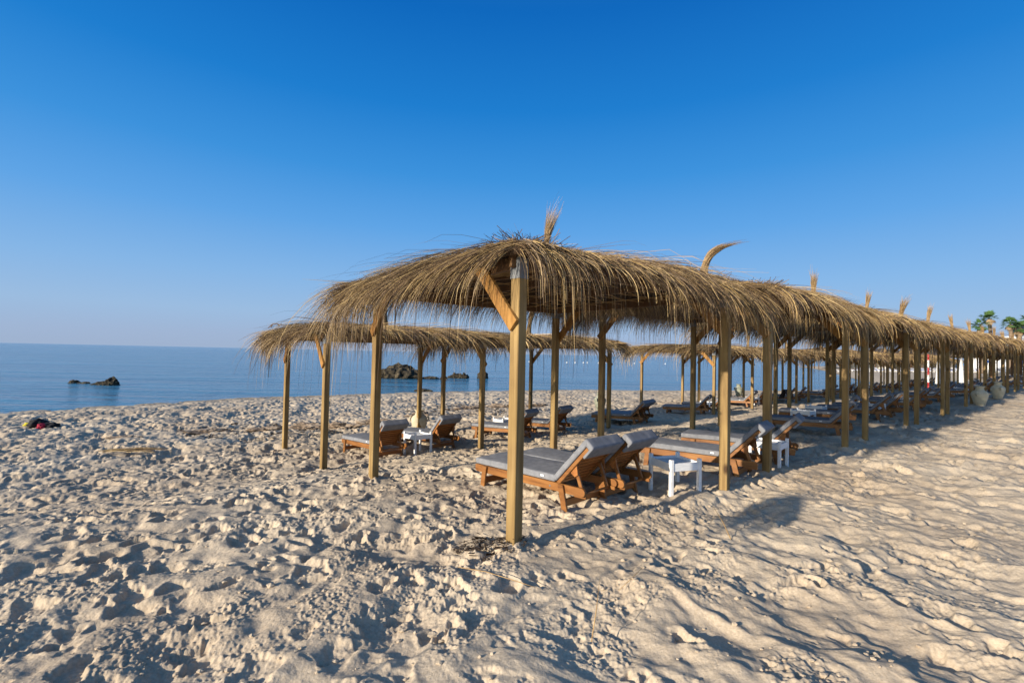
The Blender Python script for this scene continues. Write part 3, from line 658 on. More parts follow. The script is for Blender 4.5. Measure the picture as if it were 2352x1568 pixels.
    fb = pad((BL+0.008, 0.0125, -0.049), (BL+0.070, Wd-0.0125, 0.083), Tm, 'cushion_flap_top', 0.004, 4.0)
    bm = bmesh.new(); bm.from_mesh(fa); bm.from_mesh(fb); bm.to_mesh(fa); bm.free(); me['cushion_flap'] = fa
    b = MB(); b.box((HX-0.20, -0.0, ZT+0.035), (HX-0.15, 0.0062, ZT+0.055)); me['care_tag'] = b.mesh('care_tag', M['tag'])
    return me
LM = lounger_meshes()
def make_lounger():
    root = empty('sun_lounger')
    for k in ('rail', 'leg', 'stretcher', 'strut', 'hinge_plate'):
        for m_ in LM[k]: link(k, m_, root)
    for k in ('seat_slats', 'back_frame', 'back_slats', 'crossbar', 'notch_block', 'bolt'): link(k, LM[k], root)
    sc = link('seat_cushion', LM['seat_cushion'], root); link('care_tag', LM['care_tag'], sc)
    bc = link('back_cushion', LM['back_cushion'], root); link('cushion_flap', LM['cushion_flap'], bc)
    return root
proto = make_lounger(); used = [False]
LG = 'grey cushioned wooden sun loungers'
def lounger(x, y, hx, hy, label, dz=0.0, sc=1.0, z=None):
    """x,y: foot corner on the near rail; hx,hy: heading from foot to head"""
    o = proto if not used[0] else copy_tree(proto); used[0] = True
    a = math.atan2(hy, hx); cx, cy = x+0.85*math.cos(a)-0.3*math.sin(a), y+0.85*math.sin(a)+0.3*math.cos(a)
    o.location = (x, y, (z0(cx, cy) if z is None else z)+dz); o.rotation_euler = (0, 0, a)
    # follow the slope of the sand
    zf, zh = z0(x, y), z0(x+1.6*math.cos(a), y+1.6*math.sin(a))
    o.rotation_euler = (0, -math.atan2(zh-zf, 1.6)*0.8, a); o.location.z -= (zh-zf)*0.4
    tag(o, label, 'sun lounger', LG)
    return o
def from_end(ex, ey, hx, hy, L=1.70):
    n = math.hypot(hx, hy); return ex-hx/n*L, ey-hy/n*L, hx/n, hy/n
def table_meshes():
    me = {}; A, B, H, Z = 0.44, 0.44, 0.40, 0.335
    me['leg'] = []
    for x in (0, A-0.042):
        for y in (0, B-0.042):
            b = MB(); b.box((x, y, -0.12), (x+0.042, y+0.042, H), bev=0.003); me['leg'].append(b.mesh('leg', M['white']))
    me['apron'] = []
    def arch(L0, L1, am):
        o = [(L0, Z-0.07), (L0, Z+0.022), (L1, Z+0.022), (L1, Z-0.07)]
        n = 9
        for i in range(n): f = 1-(i+0.5)/n; o.append((L0+(L1-L0)*(0.12+0.76*f), Z-0.07+am*math.sin(math.pi*(0.02+0.96*f))))
        return o
    for y, am in ((0.008, 0.004), (B-0.026, 0.03)):
        b = MB(); b.prism(arch(0.0425, A-0.0425, am), y, y+0.018); me['apron'].append(b.mesh('apron', M['white']))
    for x in (0.008, A-0.026):
        b = MB(); b.prism(arch(0.0425, B-0.0425, 0.004), -0.009, 0.009); 
        bmesh.ops.transform(b.bm, matrix=Matrix.Translation((x+0.009, 0, 0)) @ Matrix.Rotation(R_(90), 4, 'Z'), verts=b.bm.verts); me['apron'].append(b.mesh('apron', M['white']))
    b = MB()
    for i in range(4): b.box((0.027, 0.027+i*0.098, Z-0.02), (A-0.027, 0.027+i*0.098+0.092, Z-0.004), bev=0.002)
    me['tray'] = b.mesh('tray', M['white']); return me
TM = table_meshes()
def table(x, y, a, label, tilt=None, dz=0.0):
    root = empty('side_table', (x, y, z0(x, y)+dz), R_(a))
    if tilt: root.rotation_euler = (R_(tilt[0]), R_(tilt[1]), R_(a))
    for k in ('leg', 'apron'):
        for m_ in TM[k]: link(k, m_, root)
    link('tray', TM['tray'], root); tag(root, label, 'side table', 'low white side tables'); return root

# landward row, close up
lounger(*from_end(0.767, 4.852, 0.70, -0.714), 'grey lounger of the nearest pair, the one beside the nearest square post')
lounger(*from_end(1.25, 5.225, 0.70, -0.714), 'grey lounger of the nearest pair, the one beside the white table')
table(1.88, 5.60, 19, 'white tray table on the sand just right of the nearest pair of loungers')
lounger(*from_end(3.25, 6.30, 0.77, -0.64), 'sunlit grey lounger partly behind the square post right of the nearest white table')
table(3.95, 7.02, 46, 'white tray table between two loungers under the second canopy')
lounger(2.95, 8.28, 0.82, -0.572, 'grey lounger with folded cushion top behind the second white table')
lounger(5.80, 11.05, 0.83, -0.56, 'dark shaded lounger seen side-on under the third canopy')
table(7.35, 11.8, 40, 'white tray table on the shaded side of the third canopy lounger')
table(8.75, 14.05, 222, 'low white table with arched apron standing behind the dark shaded lounger')
lounger(7.2, 12.9, 0.80, -0.60, 'grey lounger on the far side of the third canopy')
PH = (0.77, -0.64)
def slot(px_, py_, name, row, n=3):
    """two loungers and a table below a far canopy whose near corner is px_,py_"""
    j = random.uniform(-0.12, 0.12)
    r = Vector((0.775, 0.632)); q = Vector((-0.60, 0.80))
    nm = ['nearer the camera', 'farther from the camera']
    for i, off in enumerate((0.25, 1.55)):
        e = Vector((px_, py_)) + r*(off+random.uniform(-.08, .08)) + q*(0.75+j+random.uniform(-.1, .1))
        a = math.atan2(PH[1], PH[0]) + random.uniform(-0.13, 0.10); hx, hy = math.cos(a), math.sin(a)
        lounger(*from_end(e.x, e.y, hx, hy), 'grey lounger under the %s, the one %s' % (name, nm[i]))
    e = Vector((px_, py_)) + r*0.98 + q*1.05
    table(e.x, e.y, 40+random.uniform(-9, 9), 'small white table between the loungers under the %s' % name)
for k in range(3, 14): slot(*P1[k], '%s canopy of the landward row' % ORD[k], 1)
# seaward row
lounger(*from_end(-2.50, 9.36, 0.70, -0.714), 'leftmost grey lounger, slatted back towards the camera, beside a square post')
table(-1.98, 10.05, 45, 'white tray table between the two leftmost loungers, in front of the cream jar')
lounger(*from_end(-1.52, 10.42, 0.74, -0.67), 'grey lounger with bare slatted back, second from the left')
lounger(*from_end(0.35, 11.80, 0.806, -0.59), 'grey lounger half hidden behind the nearest square post')
table(-0.20, 13.3, 42, 'white table corner showing just left of the nearest post, beyond a lounger')
lounger(*from_end(1.33, 12.92, 0.76, -0.65), 'grey lounger with raised back just right of the nearest post')
lounger(*from_end(4.10, 14.85, 0.85, -0.53), 'nearer lounger of the shaded pair in the gap of the seaward row')
lounger(*from_end(4.44, 15.39, 0.85, -0.53), 'farther lounger of the shaded pair in the gap of the seaward row')
lounger(6.02, 19.0, 0.86, -0.51, 'shaded grey lounger seen side-on under the third canopy of the seaward row')
table(8.15, 19.65, 40, 'small white table under the third canopy of the seaward row')
lounger(7.3, 20.5, 0.86, -0.51, 'grey lounger in line behind the third seaward canopy, beyond its table')
seq = 3
for k in range(4, 13): slot(*P2[k], '%s canopy of the seaward row' % ORD[seq], 2); seq += 1

# ------------------------------------------------------------------ jars
def jar(x, y, h, mt, label, rz=0, dz=0.0):
    root = empty('clay_jar', (x, y, z0(x, y)+dz), rz); s = h/0.62
    b = MB(); prof = [(0.001, 0.0), (0.11, 0.0), (0.125, 0.02), (0.15, 0.12), (0.185, 0.24), (0.205, 0.33), (0.20, 0.40), (0.165, 0.45), (0.115, 0.48), (0.10, 0.52), (0.098, 0.57), (0.125, 0.60), (0.13, 0.615), (0.12, 0.62), (0.095, 0.605), (0.085, 0.56), (0.08, 0.45), (0.001, 0.42)]
    b.lathe([(r*s, z*s) for r, z in prof]); b.build('body', M[mt], root)
    for sg in (-1, 1):
        b = MB(); b.tube([(sg*0.185*s, 0, 0.41*s), (sg*0.235*s, 0, 0.435*s), (sg*0.245*s, 0, 0.40*s), (sg*0.235*s, 0, 0.35*s), (sg*0.195*s, 0, 0.33*s)], 0.018*s, 8); b.build('handle', M[mt], root)
    tag(root, label, 'jar', 'clay amphora jars on the sand'); return root
jar(-2.52, 13.3, 0.66, 'clay', 'cream clay jar with small handles behind the two leftmost loungers', 0.3)
jar(3.70, 19.9, 0.74, 'clay_green', 'greenish stained clay jar near the waterline, left of the shaded pair of loungers', 0.9)
jar(12.7, 28.6, 0.85, 'clay', 'cream clay jar in front of the sea beside a far yellow post', 0.2)
jar(13.95, 29.4, 0.72, 'clay_green', 'darker two-handled clay jar right of the far cream jar', 0.0)
jar(16.95, 17.35, 0.72, 'clay', 'large cream clay jar half in shade outside the landward row, the nearer one', 0.5)
jar(20.6, 20.3, 0.72, 'clay', 'large clay jar outside the landward row, the farther one', 1.1)

# ------------------------------------------------------------------ rocks
def rock(name, x, y, size, label, cat, mt='rock', seed=1, z=-0.92, rough=0.45, group=None, rz=0.0, jag=1.0):
    bm = bmesh.new(); bmesh.ops.create_icosphere(bm, subdivisions=5, radius=1)
    from mathutils import noise as nz
    for v in bm.verts:
        p = v.co.copy(); d = 1 + rough*nz.fractal(p*1.1+Vector((seed*7.3, 0, 0)), 0.9, 2.1, 5)*0.8 + 0.16*jag*nz.noise(p*4.2+Vector((0, seed*3.1, 0))) + 0.08*jag*abs(nz.noise(p*9+Vector((seed, 0, 0))))
        p = p*d; p.z = p.z if p.z > 0 else p.z*0.4
        v.co = Vector((p.x*size[0], p.y*size[1], p.z*size[2]))
    me = bpy.data.meshes.new(name); bm.to_mesh(me); bm.free(); me.materials.append(M[mt])
    o = link(name, me); o.location = (x, y, z); o.rotation_euler = (0, 0, rz); tag(o, label, cat, group); return o
G_ = 'dark rocks standing in the sea'
rock('sea_rock', -28.4, 31.2, (0.30, 0.3, 0.20), 'small dark rock in the sea, leftmost in the water', 'rock', seed=2, group=G_)
rock('sea_rock', -27.65, 31.1, (0.36, 0.22, 0.10), 'low flat dark rock in the sea beside the leftmost rock', 'rock', seed=3, group=G_)
rock('sea_rock', -25.2, 30.3, (0.42, 0.36, 0.44), 'taller dark jagged rock in the sea at the left', 'rock', seed=14, group=G_, jag=1.8)
rock('sea_rock', -25.95, 30.3, (0.42, 0.3, 0.18), 'low dark rock joined to the left foot of the taller jagged rock', 'rock', seed=5, group=G_, jag=1.5)
rock('sea_rock', -10.6, 45.3, (1.75, 1.3, 1.15), 'big brown rock in the sea between two posts of the leftmost canopy', 'rock', seed=6, rough=0.35, group=G_, jag=1.6)
rock('sea_rock', -12.0, 44.9, (0.9, 0.8, 0.5), 'sloping left foot of the big brown sea rock', 'rock', seed=16, rough=0.35, group=G_, jag=1.4)
rock('sea_rock', -7.6, 45.0, (0.8, 0.5, 0.22), 'low dark rock right beside the big sea rock', 'rock', seed=7, group=G_)
rock('sea_rock', -6.2, 44.2, (0.35, 0.3, 0.28), 'tiny lone rock in the sea right of the big rock', 'rock', seed=8, group=G_)
rock('sea_rock', -5.3, 46.9, (0.72, 0.4, 0.40), 'notched rock in the sea standing in the middle of the water gap', 'rock', seed=9, rough=0.6, group=G_, jag=2.2)
rock('sea_rock', -4.55, 46.8, (0.32, 0.3, 0.42), 'upturned end rock beside the notched sea rock', 'rock', seed=19, rough=0.6, group=G_, jag=2.2)
rock('sea_rock', -2.85, 47.6, (0.5, 0.5, 0.75), 'round upright sea rock behind a post of the leftmost canopy', 'rock', seed=10, rough=0.3, group=G_)
rock('shore_rock', -5.6, 30.4, (0.5, 0.35, 0.18), 'low weedy rock at the water edge', 'rock', seed=11, z=-0.92, group=G_)
for i, (x, y, sx, sy, sz) in enumerate([(-5.1, 14.2, 0.5, 0.28, 0.15), (-6.0, 14.1, 0.45, 0.25, 0.12), (-6.9, 13.5, 0.4, 0.22, 0.10), (-8.3, 13.1, 0.5, 0.2, 0.08), (-4.2, 15.2, 0.55, 0.25, 0.12), (-3.2, 17.3, 0.45, 0.3, 0.14), (-1.8, 20.0, 0.6, 0.3, 0.12), (-0.4, 20.8, 0.6, 0.25, 0.12), (-9.6, 12.0, 0.35, 0.2, 0.06), (1.2, 21.5, 0.6, 0.25, 0.1)]):
    where = ['left of the leftmost far post', 'second from the leftmost canopy post', 'third in the rocky line', 'long and low in the rocky line', 'just behind the left canopy posts', 'near the cream jar', 'midway to the water beyond the loungers', 'beyond the lounger by the nearest post', 'smallest, leftmost in line', 'behind the nearest post']
    rock('beach_rock', x, y, (sx, sy, sz), 'sandy brown rock half buried in the beach, ' + where[i], 'rock', 'beachrock', 20+i, z0(x, y)-0.01, 0.7, 'half buried rocks on the beach', rz=random.uniform(-0.4, 0.6), jag=2.0)

# ------------------------------------------------------------------ clothes, reeds, straw, buoys
def pile(x, y):
    root = empty('clothes_pile', (x, y, z0(x, y)-0.02), 0.1); root.scale = (0.72, 0.72, 0.72); from mathutils import noise as nz
    def lump(name, c, s, mt, seed):
        bm = bmesh.new(); bmesh.ops.create_icosphere(bm, subdivisions=4, radius=1)
        for v in bm.verts:
            p = v.co.copy(); d = 1+0.35*nz.fractal(p*1.6+Vector((seed, 0, 0)), 0.8, 2, 4); p *= d
            v.co = Vector((c[0]+p.x*s[0], c[1]+p.y*s[1], max(c[2]+p.z*s[2], -0.03)))
        for f in bm.faces: f.smooth = True
        me = bpy.data.meshes.new(name); bm.to_mesh(me); bm.free(); me.materials.append(M[mt]); link(name, me, root)
    lump('black_bag', (-0.12, 0.05, 0.13), (0.30, 0.25, 0.19), 'black', 1); lump('dark_jacket', (0.36, 0.0, 0.07), (0.32, 0.22, 0.13), 'black', 5)
    lump('red_towel', (0.22, -0.20, 0.07), (0.15, 0.12, 0.12), 'red', 3); lump('yellow_towel', (-0.42, 0.0, 0.09), (0.15, 0.11, 0.10), 'yellow', 9); lump('sandal', (-0.58, -0.05, 0.03), (0.10, 0.06, 0.04), 'black', 7)
    tag(root, 'heap of black bag and jacket with red and yellow towels on the sand', 'clothes')
pile(-13.3, 13.6)
def straw_heap(x, y, ang, length, n, spread, label, wid=0.004):
    t = np.linspace(0, 1, 6)[None, :]; rr = np.random.default_rng(int(abs(x*100)))
    off = rr.normal(0, 1, (n, 1)); st = rr.uniform(-0.5, 0.25, (n, 1))*length; a = ang + rr.normal(0, 0.12, (n, 1)) + off*0.02
    ln = rr.uniform(0.35, 0.75, (n, 1))*length
    X = np.cos(a)*(t*ln)+np.cos(ang)*st - np.sin(ang)*off*spread; Y = np.sin(a)*(t*ln)+np.sin(ang)*st + np.cos(ang)*off*spread
    Z = 0.02+rr.uniform(0, 0.06, (n, 1))+0.03*np.sin(t*3.1)
    V, F, T = strands(np.stack([X, Y, Z], -1), np.full((n, 6), wid), np.clip(rr.normal(0.5, 0.2, n), 0, 1))
    o = link('straw_heap', mesh_np('straw_heap', V, F, tone=T), None, (M['straw'],)); o.location = (x, y, z0(x, y)+0.01); tag(o, label, 'straw')
straw_heap(-8.1, 10.1, 0.35, 0.9, 80, 0.05, 'bundle of fallen thatch straw lying on the open sand at the left', 0.0035)
def stalk(pts, r, label):
    b = MB(); b.tube(pts, [r]*(len(pts)-1)+[r*0.3], 5); o = b.build('fallen_stalk', M['straw_cane']); tag(o, label, 'stalk', 'single straw stalks on the sand')
stalk([(-0.36,3.55,0.03),(-0.15,3.42,0.06),(0.08,3.30,0.05),(0.24,3.26,0.02)], 0.003, 'long curved stalk on the sand in front of the nearest post')
stalk([(1.98,4.27,-0.02),(1.94,4.36,0.12),(1.88,4.45,0.24)], 0.005, 'split dry stalk standing up from the sand right of the nearest table')
stalk([(0.48,2.72,0.0),(0.52,2.80,0.14),(0.56,2.92,0.27)], 0.003, 'thin dark stalk leaning out of the foreground sand')
stalk([(0.75,3.25,0.03),(0.9,3.4,0.07),(1.0,3.5,0.10)], 0.002, 'short pale stalk lying across a sand hollow')
stalk([(0.75,2.15,0.04),(0.95,2.2,0.05),(1.15,2.2,0.03)], 0.003, 'straight stalk near the bottom edge of the beach')
def debris(x, y, n, R, name, label, mt, size, kind='stuff'):
    rr = np.random.default_rng(int(abs(x*77+y*13))); V = []; F = []
    for i in range(n):
        a = rr.uniform(0, 6.28); d = R*math.sqrt(rr.random()); cx, cy = d*math.cos(a)*1.4, d*math.sin(a)
        p = np.array([cx, cy, 0.0]); zz = float(zbase(np.array([x+cx]), np.array([y+cy]))[0]+relief(np.array([x+cx]), np.array([y+cy]))[0])
        k = len(V); s = size*rr.uniform(0.4, 1.3); u = rr.normal(size=3)*s*1.8; v = rr.normal(size=3)*s*0.5
        for q in (-u-v, u-v, u+v, -u+v): V.append((x+cx+q[0], y+cy+q[1], zz+0.012+abs(q[2])*0.7))
        F.append((k, k+1, k+2, k+3))
    o = link(name, mesh_np(name, np.array(V), np.array(F)), None, (M[mt],)); tag(o, label, 'debris', kind=kind)
debris(-0.15, 4.02, 260, 0.22, 'seaweed_scraps', 'dry seaweed scraps around the foot of the nearest post', 'weed', 0.011)
debris(-6.8, 13.4, 500, 1.6, 'seaweed_scraps', 'dark dry seaweed scraps along the buried rocks', 'weed', 0.03)
debris(-1.5, 19.5, 500, 2.2, 'seaweed_scraps', 'dark seaweed scraps on the beach beyond the loungers', 'weed', 0.035)
def clods():
    from mathutils import noise as nz
    rr = np.random.default_rng(44); bm = bmesh.new()
    for i in range(900):
        a = R_(rr.uniform(-46, 46)); r = 2.0*math.exp(rr.random()*1.25); x, y = r*math.sin(a), r*math.cos(a)
        if rr.random() > 0.5+0.5*math.sin(x*2.1+1)*math.sin(y*1.9): continue
        s = rr.uniform(0.004, 0.017)*(1.5 if rr.random() < 0.1 else 1); z = float(zbase(np.array([x]), np.array([y]))[0]+relief(np.array([x]), np.array([y]))[0])
        q = bmesh.ops.create_icosphere(bm, subdivisions=1, radius=1)
        for v in q['verts']:
            v.co = v.co*(1+0.5*(rr.random()-0.5)); v.co = Vector((x+v.co.x*s*1.2, y+v.co.y*s, z+s*0.3+v.co.z*s*0.75))
    me = bpy.data.meshes.new('sand_clods'); bm.to_mesh(me); bm.free(); me.materials.append(M['sand'])
    tag(link('sand_clods', me), 'loose lumps of dried sand scattered over the foreground', 'clods', kind='stuff')
clods()
BG = 'white marker buoys in a line on the sea'
nb = 0
for (px_, D) in [(1175,150),(1217,152),(1282,150),(1303,150),(1322,152),(1341,155),(1350,158),(1376,160),(1392,160),(1458,165),(1529,170)]:
    b = MB(); b.lathe([(0.001,-0.2),(0.15,-0.12),(0.23,0.03),(0.18,0.2),(0.08,0.28),(0.001,0.3)], 12); o = b.build('buoy', M['offwhite']); o.location = ((px_*1.0-1176)/1100*D, D, -0.9)
    tag(o, 'tiny white marker buoy on the sea, %s from the left in its line' % ORD[nb], 'buoy', BG); nb += 1
def twig(x, y, z):
    b = MB(); b.tube([(0,0,0),(0.05,0,0.07),(0.14,0,0.08),(0.20,0,0.03)], 0.010, 5); b.tube([(0.05,0,0.07),(0.01,0,0.05),(-0.06,0,-0.02)], 0.009, 5); b.tube([(0.14,0,0.08),(0.22,0,0.06),(0.25,0,0.08)], 0.007, 5)
    o = b.build('twig', M['beam']); o.location = (x, y, z); tag(o, 'small dark twig on top of the leftmost canopy', 'twig')
twig(-5.45, 10.8, 2.08)

# ------------------------------------------------------------------ far shore
def hut(x, y, r, h, label, zb=None, wall=False):
    zb = z0(x, y) if zb is None else zb
    root = empty('thatched_hut', (x, y, zb)); from mathutils import noise as nz
    b = MB(); seg = 40; prof = [(r, h*0.62), (r*0.98, h*0.66), (r*0.7, h*0.78), (r*0.36, h*0.92), (r*0.30, h*0.93), (r*0.12, h*1.0), (0.02, h*1.03)]
    b.lathe(prof, seg); b.lathe([(r*0.97, h*0.61), (0.05, h*0.8)], seg)
    for v in b.bm.verts: v.co.z += 0.12*nz.noise(v.co*0.9+Vector((x, y, 0))); v.co.x *= 1+0.02*nz.noise(v.co*2)
    b.build('roof', M['darkthatch'], root)
    for i in range(8):
        a = i*math.pi/4; b = MB(); b.tube([(r*0.8*math.cos(a), r*0.8*math.sin(a), -0.3), (r*0.8*math.cos(a), r*0.8*math.sin(a), h*0.68)], 0.10, 6); b.build('post', M['beam'], root)
    if wall:
        b = MB(); b.box((-r*0.30, -r*0.4, h*0.30), (r*0.22, r*0.4, h*0.46)); b.box((-r*0.05, -r*0.2, -0.3), (r*0.05, r*0.2, h*0.298)); b.build('bar_counter', M['wall'], root)
    tag(root, label, 'hut', 'round thatched huts behind the far beach')
hut(88, 126, 9.0, 4.5, 'round thatched hut farthest left behind the beach, peak showing between posts')
hut(94, 122, 10, 5.0, 'wide round thatched hut with white counter, second from the left', wall=True)
hut(101, 120, 10, 4.9, 'third round thatched hut behind the sunbeds', wall=True)
hut(106, 117, 10, 4.7, 'fourth round thatched hut behind the sunbeds', wall=True)
def barn(x, y, a, Lx, Wy, h, label):
    root = empty('thatched_pavilion', (x, y, z0(x, y)), a); b = MB(); n = 26; out = []
    from mathutils import noise as nz
    prof = [(-Wy/2, h*0.55), (-Wy/4, h*0.86), (0, h), (Wy/4, h*0.86), (Wy/2, h*0.55)]
    rows = [[b.bm.verts.new((Lx*(i/n-0.5), py*(1-0.12*abs(i/n-0.5)), pz*(1-0.06*abs(i/n-0.5)**2*4)+0.10*nz.noise(Vector((i*0.6+x, py, 0))))) for py, pz in prof] for i in range(n+1)]
    for i in range(n):
        for k in range(4): b.bm.faces.new((rows[i][k], rows[i+1][k], rows[i+1][k+1], rows[i][k+1]))
    ex = bmesh.ops.solidify(b.bm, geom=b.bm.faces[:], thickness=0.3); b.build('roof', M['darkthatch'], root)
    for i in range(6):
        for sy in (-1, 1):
            b = MB(); xx = Lx*((i+0.5)/6-0.5); b.box((xx-0.1, sy*Wy*0.42-0.1, -0.3), (xx+0.1, sy*Wy*0.42+0.1, h*0.62)); b.build('post', M['beam'], root)
    tag(root, label, 'pavilion')
barn(66, 60, 0.55, 26, 9, 4.35, 'long brown thatched pavilion roof at the right edge behind the last canopies')
def palm(x, y, h, crown, label, lean=(0, 0), seed=1, skirt=1.0, zb=0.5):
    r = np.random.default_rng(seed); root = empty('fan_palm', (x, y, zb))
    b = MB(); pts = [(lean[0]*t*t, lean[1]*t*t, h*t) for t in np.linspace(-0.05, 1, 9)]; b.tube(pts, [0.30, 0.27, 0.25, 0.23, 0.22, 0.21, 0.21, 0.22, 0.24], 12); b.build('trunk', M['trunk'], root)
    top = np.array(pts[-1])
    def fans(n, elo, ehi, lo, hi, rad, mt, name, ddroop):
        V = []; F = []
        for i in range(n):
            az = r.uniform(0, 6.283); el = r.uniform(elo, ehi); L = r.uniform(lo, hi)*crown
            d = np.array([math.cos(az)*math.cos(el), math.sin(az)*math.cos(el), math.sin(el)]); c = top + d*L; side = np.cross(d, (0, 0, 1)); side /= np.linalg.norm(side)+1e-6; upv = np.cross(side, d)
            k = len(V); V += [tuple(top-side*0.03), tuple(top+side*0.03), tuple(c+side*0.03), tuple(c-side*0.03)]; F.append((k, k+1, k+2, k+3))
            nb_ = 17
            for j in range(nb_):
                f = (j/(nb_-1)-0.5)*2; a = f*1.75; lr = rad*crown*(1-0.22*abs(f))*r.uniform(0.85, 1.1)
                e = d*math.cos(a)+side*math.sin(a); tip = c+e*lr+upv*(-0.05*crown)+np.array([0, 0, -ddroop*lr*(0.5+0.5*r.random())]); mid = c+e*lr*0.55+np.array([0, 0, 0.04*crown-ddroop*lr*0.15]); wv = np.cross(e, upv); wv /= np.linalg.norm(wv)+1e-6; ww = 0.036*crown
                k = len(V); V += [tuple(c), tuple(mid-wv*ww), tuple(tip), tuple(mid+wv*ww)]; F.append((k, k+1, k+2, k+3))
        me = mesh_np(name, np.array(V), np.array(F)); me.materials.append(M[mt]); link(name, me, root)
    fans(30, -0.5, 1.35, 0.5, 0.85, 0.62, 'frond', 'crown', 0.22)
    fans(int(13*skirt), -1.35, -0.4, 0.2, 0.7, 0.42, 'deadfrond', 'dead_leaf_skirt', 0.7)
    tag(root, label, 'palm tree', 'fan palms behind the beach')
palm(69.0, 70, 6.6, 1.0, 'leftmost fan palm of the three palms at the right', (-0.5, 0), 1)
palm(71.2, 71, 7.8, 1.05, 'tallest fan palm, in the middle of the group of three', (-0.4, 0), 2)
palm(72.5, 69.5, 6.9, 1.0, 'rightmost fan palm of the group of three', (-0.1, 0), 3)
palm(74.2, 70, 6.4, 1.15, 'fan palm with shaggy dead leaves at the right edge', (0.1, 0), 4, 1.8)
palm(76.2, 70.5, 7.4, 1.2, 'taller fan palm cut off by the right edge', (0.1, 0), 5, 1.4)
palm(75.4, 71.5, 6.2, 1.0, 'short fan palm between the two right-edge palms', (0.4, 0), 6, 1.8)
def house(x, y, wx, wy, h, label, a=0.0):
    root = empty('white_building', (x, y, z0(x, y)), a); b = MB(); b.box((-wx/2, -wy/2, -0.3), (wx/2, wy/2, h)); b.build('walls', M['wall'], root)
    b = MB(); b.box((-wx/2-0.15, -wy/2-0.15, h+0.002), (wx/2+0.15, wy/2+0.15, h+0.35)); b.build('roof_edge', M['wall'], root)
    n = max(2, int(wx/2.5))
    for i in range(n):
        for zz in np.arange(1.0 if h > 3 else 0.5, h-1.2, 3.0):
            b = MB(); cx = -wx/2+wx*(i+0.5)/n; b.box((cx-0.5, -wy/2-0.04, zz), (cx+0.5, -wy/2+0.02, zz+1.3)); b.build('window', M['glass'], root)
    tag(root, label, 'building', 'white buildings behind the beach')
house(87.2, 86, 3.4, 8, 6.0, 'white flat-roofed building showing between the palms', 0.3)
house(93.2, 88, 3.2, 8, 5.1, 'lower white building just right of the palm group', 0.3)
house(97.5, 88, 3.6, 8, 5.7, 'white building at the right edge behind the palms', 0.3)
house(97, 128, 9, 8, 2.0, 'low white building behind the round huts, seen under the canopies', 0.4)
house(109, 124, 9, 8, 2.0, 'low white building farther right behind the round huts', 0.4)
# blue and white sunbeds with blue parasols on the far beach
def sunbed_mesh():
    b = MB(); b.box((0, 0, 0.28), (1.35, 0.62, 0.34)); b.bar((1.33, 0.31, 0.32), (1.85, 0.31, 0.72), 0.62, 0.05, up=(0,0,1))
    for x in (0.15, 1.2):
        for y in (0.05, 0.53): b.box((x, y, 0), (x+0.05, y+0.05, 0.28))
    return b.mesh('frame', M['offwhite'])
def sunpad_mesh():
    b = MB(); b.box((0.05, 0.08, 0.345), (1.3, 0.54, 0.38)); b.bar((1.33, 0.31, 0.38), (1.8, 0.31, 0.75), 0.46, 0.03, up=(0,0,1)); return b.mesh('sling', M['blue'])
SB, SP = sunbed_mesh(), sunpad_mesh()
cnt = 0
for row in range(4):
    for i in range(19):
        f = i/18.0; x = 71+ f*27 - row*1.2 + random.uniform(-.25,.25); y = 89 - f*14 + row*2.6 + (i % 2)*0.15
        r_ = empty('plastic_sunbed', (x, y, z0(x, y)), R_(160+random.uniform(-12, 12))); link('frame', SB, r_); link('sling', SP, r_)
        tag(r_, 'white plastic sunbed with blue sling, %s from the left in the %s far row' % (ORD[i], ORD[row]), 'sunbed', 'blue and white sunbeds on the far beach')
def parasol(x, y, label, closed=True, mt='offwhite', h=2.4, r=1.2, grp='parasols on the far beach'):
    root = empty('beach_parasol', (x, y, z0(x, y))); b = MB(); b.tube([(0,0,-0.3),(0,0,h)], 0.025, 8); b.build('pole', M['white'], root)
    b = MB()
    if closed: b.lathe([(0.22, 0.35), (0.20, 0.5), (0.13, h*0.6), (0.09, h*0.85), (0.02, h)], 12)
    else: b.lathe([(r, h-0.42), (r*0.55, h-0.16), (0.02, h), (0.01, h+0.06)], 12)
    b.build('cover', M[mt], root); tag(root, label, 'parasol', grp)
parasol(34.2, 38.4, 'closed white parasol, the left of two on the open beach'); parasol(36.6, 39.0, 'closed white parasol, the right of two on the open beach')
for i, (x, y) in enumerate([(80, 80.5), (83.5, 79), (86, 77.5), (90, 78)]): parasol(x, y, 'open blue parasol over the far sunbeds, %s from the left' % ORD[i], False, 'blue', 2.2, 1.3, 'blue parasols over the far sunbeds')
b = MB()
for i in range(8): b.tube([(0,0,i*0.33), (0,0,i*0.33+0.33)], 0.06, 10)
def striped():
    m, t, p = newmat('red_white_paint'); tc = t.nodes.new('ShaderNodeTexCoord'); s = t.nodes.new('ShaderNodeSeparateXYZ'); t.links.new(tc.outputs['Object'], s.inputs[0])
    mu = t.nodes.new('ShaderNodeMath'); mu.operation = 'MULTIPLY'; mu.inputs[1].default_value = 1/1.1; t.links.new(s.outputs['Z'], mu.inputs[0])
    fr = t.nodes.new('ShaderNodeMath'); fr.operation = 'FRACT'; t.links.new(mu.outputs[0], fr.inputs[0])
    r = ramp(t, [(0.0, (0.35,0.03,0.03)), (0.5, (0.75,0.75,0.74))]); r.color_ramp.interpolation = 'CONSTANT'; t.links.new(fr.outputs[0], r.inputs[0]); t.links.new(r.outputs[0], p.inputs['Base Color']); return m
M['stripe'] = striped()
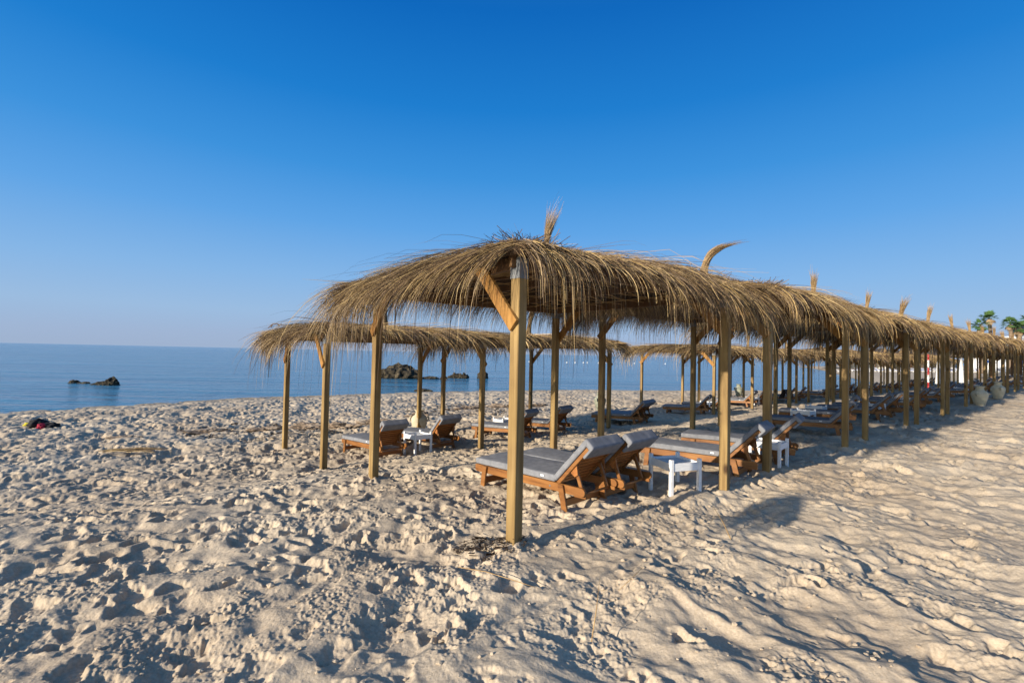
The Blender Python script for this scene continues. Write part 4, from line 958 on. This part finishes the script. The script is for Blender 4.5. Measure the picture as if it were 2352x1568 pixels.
o = b.build('striped_pole', M['stripe']); o.location = (31.4, 36.1, z0(31.4, 36.1)); tag(o, 'red and white striped pole on the beach seen between canopy posts', 'pole')
def straw_shadow_caster(x, y, h, r, label):  # added out of view, stretched and thin-poled to cast one soft patch of shade
    rr = np.random.default_rng(9); root = empty('straw_shadow_caster', (x, y, z0(x, y)), 0.0); b = MB(); b.tube([(0,0,-0.4),(0,0,h)], 0.009, 8); b.build('pole', M['post'], root)
    n = 750; m = 5; t = np.linspace(0, 1, m)[None, :]; az = rr.uniform(0, 6.283, (n, 1)); L = r*rr.uniform(0.5, 1.15, (n, 1))
    d = t*L; X = np.cos(az)*d*1.5; Y = np.sin(az)*d*0.7; c_, s_ = 0.79, 0.613; Z = h+0.03-0.28*(d/r)**1.6+rr.uniform(0, 0.04, (n, 1))
    V, F, T = strands(np.stack([X*c_-Y*s_, X*s_+Y*c_, Z], -1), np.full((n, m), 0.006), np.clip(rr.normal(0.5, 0.2, n), 0, 1)); me = mesh_np('caster_straw', V, F, tone=T); me.materials.append(M['straw']); link('caster_straw', me, root)
    tag(root, label, 'parasol')
straw_shadow_caster(-3.05, 0.60, 2.35, 0.40, 'added straw shadow caster, unseen left of the viewpoint, only its soft shadow in view')
# dark towel hung over a lounger back beyond the third canopy
def draped(x, y, label):
    from mathutils import noise as nz
    g = 16; V = []; F = []
    for i in range(g):
        for j in range(g):
            u = i/(g-1); v = j/(g-1)*2-1; s_ = abs(v)
            V.append((u*0.55+0.02*math.sin(v*5), v*0.16+0.03*math.sin(u*12+v*2)*s_, 0.72-0.50*max(0, s_-0.2)+0.02*nz.noise(Vector((u*4, v*4, x)))))
    for i in range(g-1):
        for j in range(g-1): k = i*g+j; F.append((k, k+1, k+g+1, k+g))
    me = mesh_np('towel', np.array(V), np.array(F), True); o = link('towel', me, None, (M['towel'],)); md = o.modifiers.new('thick', 'SOLIDIFY'); md.thickness = 0.02
    o.location = (x, y, z0(x, y)); o.rotation_euler = (0, 0, 0.7); tag(o, label, 'towel', 'dark towels over lounger backs')
draped(12.7, 22.35, 'dark towel draped over a lounger back in the seaward row')
